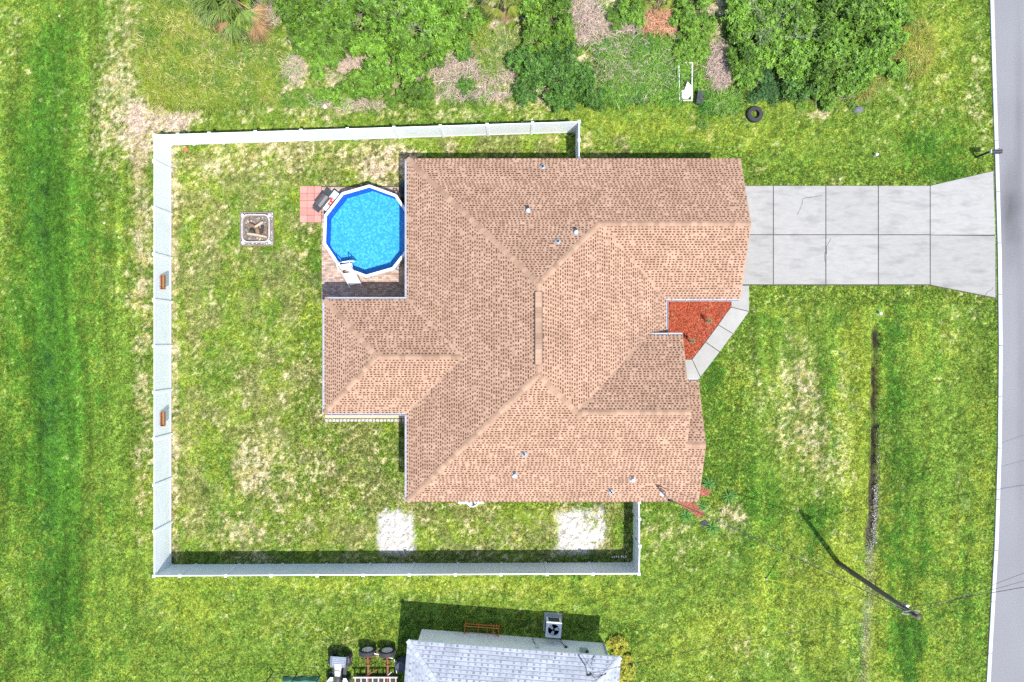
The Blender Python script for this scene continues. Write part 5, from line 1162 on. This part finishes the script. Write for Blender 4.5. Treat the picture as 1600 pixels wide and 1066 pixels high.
def frond_mesh(ln, ray, n_=26, seed=0, spread=R(125), droop=.35):
    r_ = random.Random(seed); mb = MB()
    pts = [V(ln * .0 + ln * t, 0, .30 * ln * math.sin(t * 1.5) - .18 * ln * t * t) for t in (0, .25, .5, .75, 1)]
    mb.tube(pts, [.03, .026, .022, .018, .014], 5, 1.1); hub = pts[-1]
    for k in range(n_):
        a = -spread / 2 + spread * k / (n_ - 1); L_ = ray * (.75 + .25 * math.cos(a)) * r_.uniform(.85, 1.08); d = V(math.cos(a), math.sin(a), 0); e = V(-math.sin(a), math.cos(a), 0); ww = .015; dz = droop * r_.uniform(.5, 1.4)
        p = [hub + d * (L_ * t) + V(0, 0, (.12 * t - dz * t * t) * L_) for t in (0, .45, 1)]; tt_ = r_.uniform(.7, 1.3)
        mb.face([p[0] - e * .008, p[1] - e * ww + V(0, 0, .012), p[1], p[0]], tt_); mb.face([p[0], p[1], p[1] + e * ww + V(0, 0, .012), p[0] + e * .008], tt_ * .92)
        mb.face([p[1] - e * ww + V(0, 0, .012), p[2], p[1]], tt_); mb.face([p[1], p[2], p[1] + e * ww + V(0, 0, .012)], tt_ * .92)
    me_ = bpy.data.meshes.new('frond'); me_.from_pydata(mb.v, [], mb.f)
    at_ = me_.attributes.new('tone', 'FLOAT_COLOR', 'FACE'); arr = np.ones((len(mb.f), 4), np.float32); arr[:, :3] = np.array([c or 1 for c in mb.c])[:, None]; at_.data.foreach_set('color', arr.ravel()); me_.update(); return me_
FM = [frond_mesh(.95, .85, seed=s_) for s_ in range(4)]
def with_mat(me_, m_): c = me_.copy(); c.materials.clear(); c.materials.append(m_); return c
FMG = [with_mat(m_, FROND) for m_ in FM]; FMD = [with_mat(m_, FRONDD) for m_ in FM]
YF = mat('palm_frond_yellow', (.30, .33, .05), (.2, .24, .045), 2, .5, attr='tone', rnd=.2, trans=.2); FMY = [with_mat(m_, YF) for m_ in FM]
def palm(px, py, h, sc_, label, n_=26, dead=.15, meshes=None, hz=1.5):
    b_ = P(px, py, h); b_.z = 0
    t = thing('fan_palm', b_, label, 'palm')
    MB().tube([b_ - V(0, 0, .1), b_ + V(.03, 0, h * .5), b_ + V(0, 0, h)], [.17, .15, .12], 10).build('trunk', BARK, t)
    for k in range(n_):
        el = R(70) - R(105) * (k / n_) ** 1.1; a = 2.399 * k + random.uniform(-.15, .15); dd = k / n_ > 1 - dead
        o = bpy.data.objects.new('frond', random.choice(FMD if dd else (meshes or FMG))); COL.objects.link(o); o.parent = t
        s_ = sc_ * random.uniform(.85, 1.1); o.location = (0, 0, h - .05 * k / n_); o.scale = (s_,) * 3; o.rotation_euler = (random.uniform(-.25, .25), -el, a)
palm(362, -4, 1.6, 1.5, 'green fan palm with some brown fronds above the tall yellow grass', 34, .26)
palm(437, -14, 1.3, .7, 'small fan palm behind the larger one with brown fronds', 18, .1)
palm(783, -10, 1.6, .9, 'fan palm with yellow-green fronds in the thicket', 24, .1, FMY)
palm(1030, -4, 1.0, .55, 'small green palm standing over rust-coloured dead fronds', 16, .1, FMY)

# dead fronds heap and dry brush
def sticks(polyfn, n_, ln, r, z, cols_, seed=1, up=.25, wide=None):
    r_ = random.Random(seed); mb = MB()
    for _ in range(n_):
        c = polyfn(r_); a = r_.uniform(0, 6.28); L_ = ln * r_.uniform(.4, 1.2); e = r_.uniform(-up, up); d = V(math.cos(a), math.sin(a), e); z0 = r_.uniform(.02, z); p = V(c.x, c.y, z0); m_ = p + d * L_ * .5 + V(0, 0, r_.uniform(-.05, .08)); q_ = p + d * L_
        q_.z = max(q_.z, .02); s_ = V(-math.sin(a), math.cos(a), r_.uniform(-.4, .4)) * r * r_.uniform(.6, 1.4); cc = r_.choice(cols_); u_ = V(0, 0, r)
        mb.face([p - s_, m_ - s_, m_ + u_, p + u_], cc); mb.face([p + u_, m_ + u_, m_ + s_, p + s_], cc); mb.face([m_ - s_, q_, m_ + u_], cc); mb.face([m_ + u_, q_, m_ + s_], cc)
    return mb
def ellp(cx, cy, rx, ry): return lambda r_: P(cx + rx * (t := math.sqrt(r_.random())) * math.cos(a := r_.uniform(0, 6.28)), cy + ry * t * math.sin(a))
heap = sticks(ellp(1030, 37, 27, 19), 1400, .45, .010, .45, [(2.0, 1.25, .8), (1.7, 1.0, .62), (2.3, 1.6, 1.1), (1.4, .75, .45)], 3).build('dead_frond_heap', TWIG); tag(heap, 'rust-coloured heap of dead palm fronds', None, None, 'stuff')
gcols = [(1.5, 1.42, 1.36), (1.9, 1.75, 1.6), (1.0, .95, .9), (2.3, 2.0, 1.7), (1.5, 1.25, 1.1), (2.0, 1.85, 1.7)]
mbk = MB()
for (cx, cy, rx, ry, n_) in ((705, 110, 30, 35, 700), (770, 105, 36, 30, 800), (785, 75, 24, 20, 350), (905, 35, 22, 40, 600), (950, 60, 36, 26, 500), (545, 100, 22, 16, 350), (622, 92, 16, 18, 300), (460, 110, 20, 22, 260), (1125, 105, 22, 36, 800), (985, 30, 24, 24, 350), (870, 50, 10, 20, 150), (965, 105, 40, 30, 350), (420, 20, 25, 26, 260), (740, 150, 60, 8, 260), (545, 165, 60, 8, 250), (925, 20, 16, 22, 250), (590, 110, 90, 40, 420), (850, 120, 70, 40, 320), (1000, 110, 60, 50, 900), (1280, 100, 130, 60, 500), (1090, 60, 30, 60, 260), (360, 80, 60, 30, 200)):
    s_ = sticks(ellp(cx, cy, rx, ry), int(n_ * 1.7), .5, .008, .32, gcols, int(cx)); mbk.mesh(s_.v, s_.f); mbk.c[-len(s_.c):] = s_.c
brush = mbk.build('dead_brush', TWIG); tag(brush, 'grey and pinkish dead brush between the thicket shrubs', None, None, 'stuff')
# bare branches standing through the thicket
def bare(px, py, label, h=2.3, n_=9, seed=0):
    r_ = random.Random(seed); b_ = P(px, py, 1.5); b_.z = 0; mb = MB()
    def br(p, d, L_, r, lev):
        pts = [p]; 
        for i in range(3): d = (d + V(r_.uniform(-.3, .3), r_.uniform(-.3, .3), r_.uniform(-.15, .1))).normalized(); pts.append(pts[-1] + d * L_ / 3)
        mb.tube(pts, [r, r * .8, r * .6, r * .35], 5, 1.2)
        if lev < 2:
            for k in range(4): br(pts[r_.choice([1, 2, 3])], (d + V(r_.uniform(-1, 1), r_.uniform(-1, 1), r_.uniform(-.4, .3))).normalized(), L_ * .6, r * .55, lev + 1)
    for k in range(n_):
        a = r_.uniform(0, 6.28); br(b_ + V(0, 0, .05), V(math.cos(a) * .6, math.sin(a) * .6, 1).normalized(), h * r_.uniform(.55, .85), .017, 0)
    o = mb.build('bare_bush', mat('bare_twig', (.42, .38, .36), (.3, .27, .25), 5, .9), loc=b_); tag(o, label, 'bush', 'leafless bushes')
bare(600, 40, 'leafless grey bush sticking through the thicket by the larger fan palm', 2.3, 4, 1); bare(1205, 45, 'leafless grey bush sticking through the thicket near the tyre', 2.8, 5, 2); bare(1180, 15, 'leafless grey bush at the dark gap of the roadside thicket', 2.7, 4, 3); bare(560, -2, 'leafless grey bush at the far side of the bright thicket', 2.4, 4, 4)

# spiky agapanthus clumps at the house corner, with a strip of mulch
AG = mat('strap_leaf', (.11, .29, .06), (.08, .21, .045), 6, .5, attr='tone', trans=.2)
for (px, py, lb) in ((1105, 756, 'strap-leaved green plant beside the lower gable'), (1138, 775, 'strap-leaved green plant by the pale dry patch'), (1072, 806, 'strap-leaved green plant below the roof corner'), (1112, 824, 'strap-leaved green plant at the end of the mulch strip'), (1098, 792, 'strap-leaved green plant in the crook of the mulch strip')):
    b_ = P(px, py); t = thing('strap_leaf_plant', b_, lb, 'plant', 'strap-leaved plants at the house corner'); rosette(t, b_ + V(0, 0, .03), 20, (.75 if 'crook' not in lb else .5), .034, AG, (.3, 1.2), droop=.6, tone=1.0)
ms_ = thing('mulch_strip', P(1085, 790), 'narrow strip of faded red mulch at the house corner', kind='structure')
MUL2 = mat('faded_mulch', (.34, .12, .075), (.24, .08, .05), 10, .95, bump=.6, attr='tone')
mm = MB()
for poly in ([(1058, 770), (1078, 782), (1098, 797), (1100, 806), (1090, 808), (1076, 797), (1058, 786)], [(1092, 755), (1108, 764), (1110, 772), (1098, 776), (1090, 770)]):
    pl = [P(*p)[:2] for p in poly]; mm.prism(pl, -.05, .022); xs_, ys_ = [p[0] for p in pl], [p[1] for p in pl]
    for _ in range(700):
        x, y = random.uniform(min(xs_) - .1, max(xs_) + .1), random.uniform(min(ys_) - .1, max(ys_) + .1)
        if not inside_poly(pl, x, y): continue
        a = random.random() * 6.28; d_ = V(math.cos(a), math.sin(a), random.uniform(-.3, .3)) * random.uniform(.02, .06); e = V(-math.sin(a), math.cos(a), 0) * .018; p = V(x, y, .04); t = random.choice([.6, .8, 1.1, 1.5]); mm.face([p - d_ - e, p + d_ - e, p + d_ + e, p - d_ + e], t)
o = mm.build('mulch_chips', MUL2, ms_); o['kind'] = 'stuff'
# pebbles washed along the drain line
pm = MB(); r_ = random.Random(5)
for _ in range(900):
    py = r_.choice([r_.uniform(620, 860), r_.uniform(760, 890), r_.uniform(760, 880), r_.uniform(940, 1020)]); lx = np.interp(py, [430, 510, 700, 860, 960, 1066], [1374, 1371, 1366, 1358, 1352, 1346]); px = lx + r_.gauss(6.5 if py < 850 else 0, 2.2 if py < 840 else 4)
    if py < 690 and r_.random() < .7: continue
    c = P(px, py); s_ = r_.uniform(.012, .035); pm.box(c + V(0, 0, s_ * .3 - .02), (s_ * 1.6, s_ * 1.2, s_), r_.random() * 3, r_.choice([.3, .45, .65, .9]))
o = pm.build('gravel', STONE); tag(o, 'pale pebbles washed along the drain line', None, None, 'stuff')

# ---------------------------------------------------------------- grass blades (points carrying instanced tufts)
HARD = [bedpoly]
def free(px, py):
    ok = (px < kerb_px(py) - .5)
    ok &= ~((px > 1150) & (py > 290) & (py < 445.5)); ok &= ~((px > 1452) & (py > 290 - (px - 1453) * .24) & (py < 445 + (px - 1453) * .21))
    ok &= ~((px > 466 + 2) & (px < 640) & (py > 291) & (py < 349)); ok &= ~((px > 503) & (px < 660) & (py > 290.5) & (py < 488))
    ok &= ~((px > 655) & (px < 1000) & (py > 285) & (py < 755)); ok &= ~((px > 990) & (px < 1112) & (py > 285) & (py < 460)); ok &= ~((px > 507) & (px < 670) & (py > 480) & (py < 657.5))
    ok &= ~((px > 1000) & (px < 1065) & (py > 585) & (py < 755))
    ok &= ~((px > 376) & (px < 428) & (py > 332) & (py < 384)); ok &= ~((px > 655) & (px < 950) & (py > 990))
    ok &= ~((px > 716) & (px < 757) & (py > 750) & (py < 792))
    w1 = (px > 1140) & (px < 1171) & (py > 440) & (py < 487); ok &= ~w1
    wk = [(1020, 440), (1171, 440), (1171, 487), (1094, 592), (1020, 592)]
    inn = np.zeros(len(px), bool); nP = len(wk)
    for i in range(nP):
        x1, y1 = wk[i - 1]; x2, y2 = wk[i]; c_ = ((y1 > py) != (y2 > py)); xx = (x2 - x1) * (py - y1) / ((y2 - y1) if y2 != y1 else 1e-9) + x1; inn ^= (c_ & (px < xx))
    return ok & ~inn
def tuft(n_, ln, wd, seed, lean):
    r_ = random.Random(seed); mb = MB()
    for k in range(n_):
        a = r_.uniform(0, 6.28); q_ = r_.uniform(0, .03); L_ = ln * r_.uniform(.6, 1.15); le = lean * r_.uniform(.4, 1.3); d = V(math.cos(a), math.sin(a), 0); e = V(-math.sin(a), math.cos(a), 0) * wd
        b_ = d * q_ + V(r_.uniform(-.02, .02), r_.uniform(-.02, .02), -.02); m_ = b_ + d * (L_ * le * .4) + V(0, 0, L_ * .6); t = b_ + d * (L_ * le) + V(0, 0, L_ * (.95 - .35 * le))
        mb.face([b_ - e, b_ + e, m_ + e * .8, m_ - e * .8]); mb.face([m_ - e * .8, m_ + e * .8, t])
    me_ = bpy.data.meshes.new('blade_tuft'); me_.from_pydata(mb.v, [], mb.f); me_.update(); return me_
GRASS = bpy.data.materials.new('grass_blade'); GRASS.use_nodes = True; n = GRASS.node_tree.nodes; l = GRASS.node_tree.links; b = n['Principled BSDF']; b.inputs['Roughness'].default_value = .7; b.inputs['Specular IOR Level'].default_value = .2
a_ = n.new('ShaderNodeAttribute'); a_.attribute_type = 'INSTANCER'; a_.attribute_name = 'gcol'; l.new(a_.outputs['Color'], b.inputs['Base Color'])
tr = n.new('ShaderNodeBsdfTranslucent'); l.new(a_.outputs['Color'], tr.inputs[0]); ms = n.new('ShaderNodeMixShader'); ms.inputs[0].default_value = .3; l.new(b.outputs[0], ms.inputs[1]); l.new(tr.outputs[0], ms.inputs[2]); l.new(ms.outputs[0], n['Material Output'].inputs[0])
def grass_obj(name, label, pts, colr, scl, tufts):
    coll = bpy.data.collections.new(name + '_tufts')
    for i, t in enumerate(tufts):
        t.materials.append(GRASS); o = bpy.data.objects.new('tuft', t); coll.objects.link(o)
    me_ = bpy.data.meshes.new(name); me_.vertices.add(len(pts)); me_.vertices.foreach_set('co', pts.astype(np.float32).ravel())
    at_ = me_.attributes.new('gcol', 'FLOAT_COLOR', 'POINT'); at_.data.foreach_set('color', np.concatenate([colr, np.ones((len(pts), 1))], 1).astype(np.float32).ravel())
    at_ = me_.attributes.new('scl', 'FLOAT', 'POINT'); at_.data.foreach_set('value', scl.astype(np.float32)); at_ = me_.attributes.new('rot', 'FLOAT', 'POINT'); at_.data.foreach_set('value', (rng.random(len(pts)) * 6.28).astype(np.float32))
    me_.materials.append(GRASS)
    o = bpy.data.objects.new(name, me_); COL.objects.link(o); tag(o, label, None, None, 'stuff')
    ng = bpy.data.node_groups.new(name + '_scatter', 'GeometryNodeTree'); ng.interface.new_socket('Geometry', in_out='INPUT', socket_type='NodeSocketGeometry'); ng.interface.new_socket('Geometry', in_out='OUTPUT', socket_type='NodeSocketGeometry')
    N = ng.nodes; Lk = ng.links; gi = N.new('NodeGroupInput'); go = N.new('NodeGroupOutput'); ip = N.new('GeometryNodeInstanceOnPoints'); ci = N.new('GeometryNodeCollectionInfo'); ci.inputs['Collection'].default_value = coll; ci.inputs['Separate Children'].default_value = True; ci.inputs['Reset Children'].default_value = True
    ip.inputs['Pick Instance'].default_value = True
    na1 = N.new('GeometryNodeInputNamedAttribute'); na1.data_type = 'FLOAT'; na1.inputs[0].default_value = 'scl'; na2 = N.new('GeometryNodeInputNamedAttribute'); na2.data_type = 'FLOAT'; na2.inputs[0].default_value = 'rot'
    cx = N.new('ShaderNodeCombineXYZ'); Lk.new(na2.outputs['Attribute'], cx.inputs[2])
    Lk.new(gi.outputs[0], ip.inputs['Points']); Lk.new(ci.outputs[0], ip.inputs['Instance']); Lk.new(na1.outputs['Attribute'], ip.inputs['Scale']); Lk.new(cx.outputs[0], ip.inputs['Rotation']); Lk.new(ip.outputs[0], go.inputs[0])
    md = o.modifiers.new('scatter', 'NODES'); md.node_group = ng
    return o
def scatter(n_, x0, x1, y0, y1):
    return rng.uniform(x0, x1, n_), rng.uniform(y0, y1, n_)
gxs, gys = scatter(520000, -30, 30, -20.5, 20.5)
gpx, gpy = gxs / S + 800, 533 - gys / S
k_ = free(gpx, gpy); gxs, gys = gxs[k_], gys[k_]
gcol, gd_, gl_, gs_, gdr_, gth_ = ground_color(gxs, gys)
prob = (1 - .55 * gd_) * (1 - .97 * gs_) * (1 - .99 * np.clip(gdr_ * 1.5, 0, 1)) * (1 - .6 * gth_); kk = rng.random(len(gxs)) < prob
gxs, gys, gcol, gd_, gl_ = gxs[kk], gys[kk], gcol[kk], gd_[kk], gl_[kk]
jit = rng.uniform(.6, 1.5, len(gxs))[:, None]; gcol = gcol * jit * np.stack([rng.uniform(.85, 1.18, len(gxs)), np.ones(len(gxs)), rng.uniform(.8, 1.2, len(gxs))], 1)
zg_ = -.10 * np.exp(-((gxs / S + 800 - 75) / 60) ** 2) - .01
grass_obj('lawn_grass', 'short patchy lawn grass', np.stack([gxs, gys, zg_], 1), gcol, rng.uniform(.7, 1.25, len(gxs)) * (.75 + .6 * gl_), [tuft(12, .075, .0075, s_, .75) for s_ in range(5)])
# tall tussock grass
def region(n_, poly):
    xs_ = [p[0] for p in poly]; ys_ = [p[1] for p in poly]; out = []
    while len(out) < n_:
        x, y = random.uniform(min(xs_), max(xs_)), random.uniform(min(ys_), max(ys_))
        if inside_poly(poly, x, y): out.append((x, y))
    return out
tp_ = region(3600, [(225, 60), (228, 10), (250, -30), (330, -30), (335, 55), (440, 85), (435, 145), (380, 165), (300, 172), (240, 160), (228, 120)]) + region(900, [(1375, 125), (1350, 150), (1330, 145), (1350, 105), (1380, 100)]) + region(1100, [(1395, 20), (1445, 50), (1450, 95), (1420, 125), (1400, 90), (1390, 50)]) \
    + region(750, [(935, 60), (1058, 70), (1056, 160), (940, 160)]) + region(160, [(1100, 150), (1150, 150), (1150, 175), (1095, 175)]) + region(700, [(745, 60), (810, 60), (805, 100), (760, 120)])
tp_ = np.array(tp_); tx = (tp_[:, 0] - 800) * S; ty_ = (533 - tp_[:, 1]) * S
nn_ = fbm(tx, ty_, .9, 7, 3); c1 = np.array([.27, .33, .04]); c2 = np.array([.13, .25, .035]); c3 = np.array([.50, .45, .18]); t = sstep(.35, .65, nn_)[:, None]; tcol = c1 * t + c2 * (1 - t); u = (rng.random(len(tx)) < .16)[:, None]; tcol = np.where(u, c3, tcol)
yl_ = ((tp_[:, 0] > 1300))[:, None]; tcol = np.where(yl_ & (rng.random(len(tx))[:, None] < .5), np.array([.34, .30, .06]), tcol) * rng.uniform(.6, 1.4, len(tx))[:, None]
wd_ = ((tp_[:, 0] > 900) & (tp_[:, 0] < 1200))[:, None]; tcol = np.where(wd_, tcol * np.array([.62, .95, .9]), tcol)
grass_obj('tall_grass', 'tall yellow-green tussock grass beside the fan palm', np.stack([tx, ty_, np.zeros(len(tx))], 1), tcol, rng.uniform(.6, 1.15, len(tx)), [tuft(9, .55, .017, 20 + s_, 1.35) for s_ in range(6)])
bpy.context.view_layer.update()
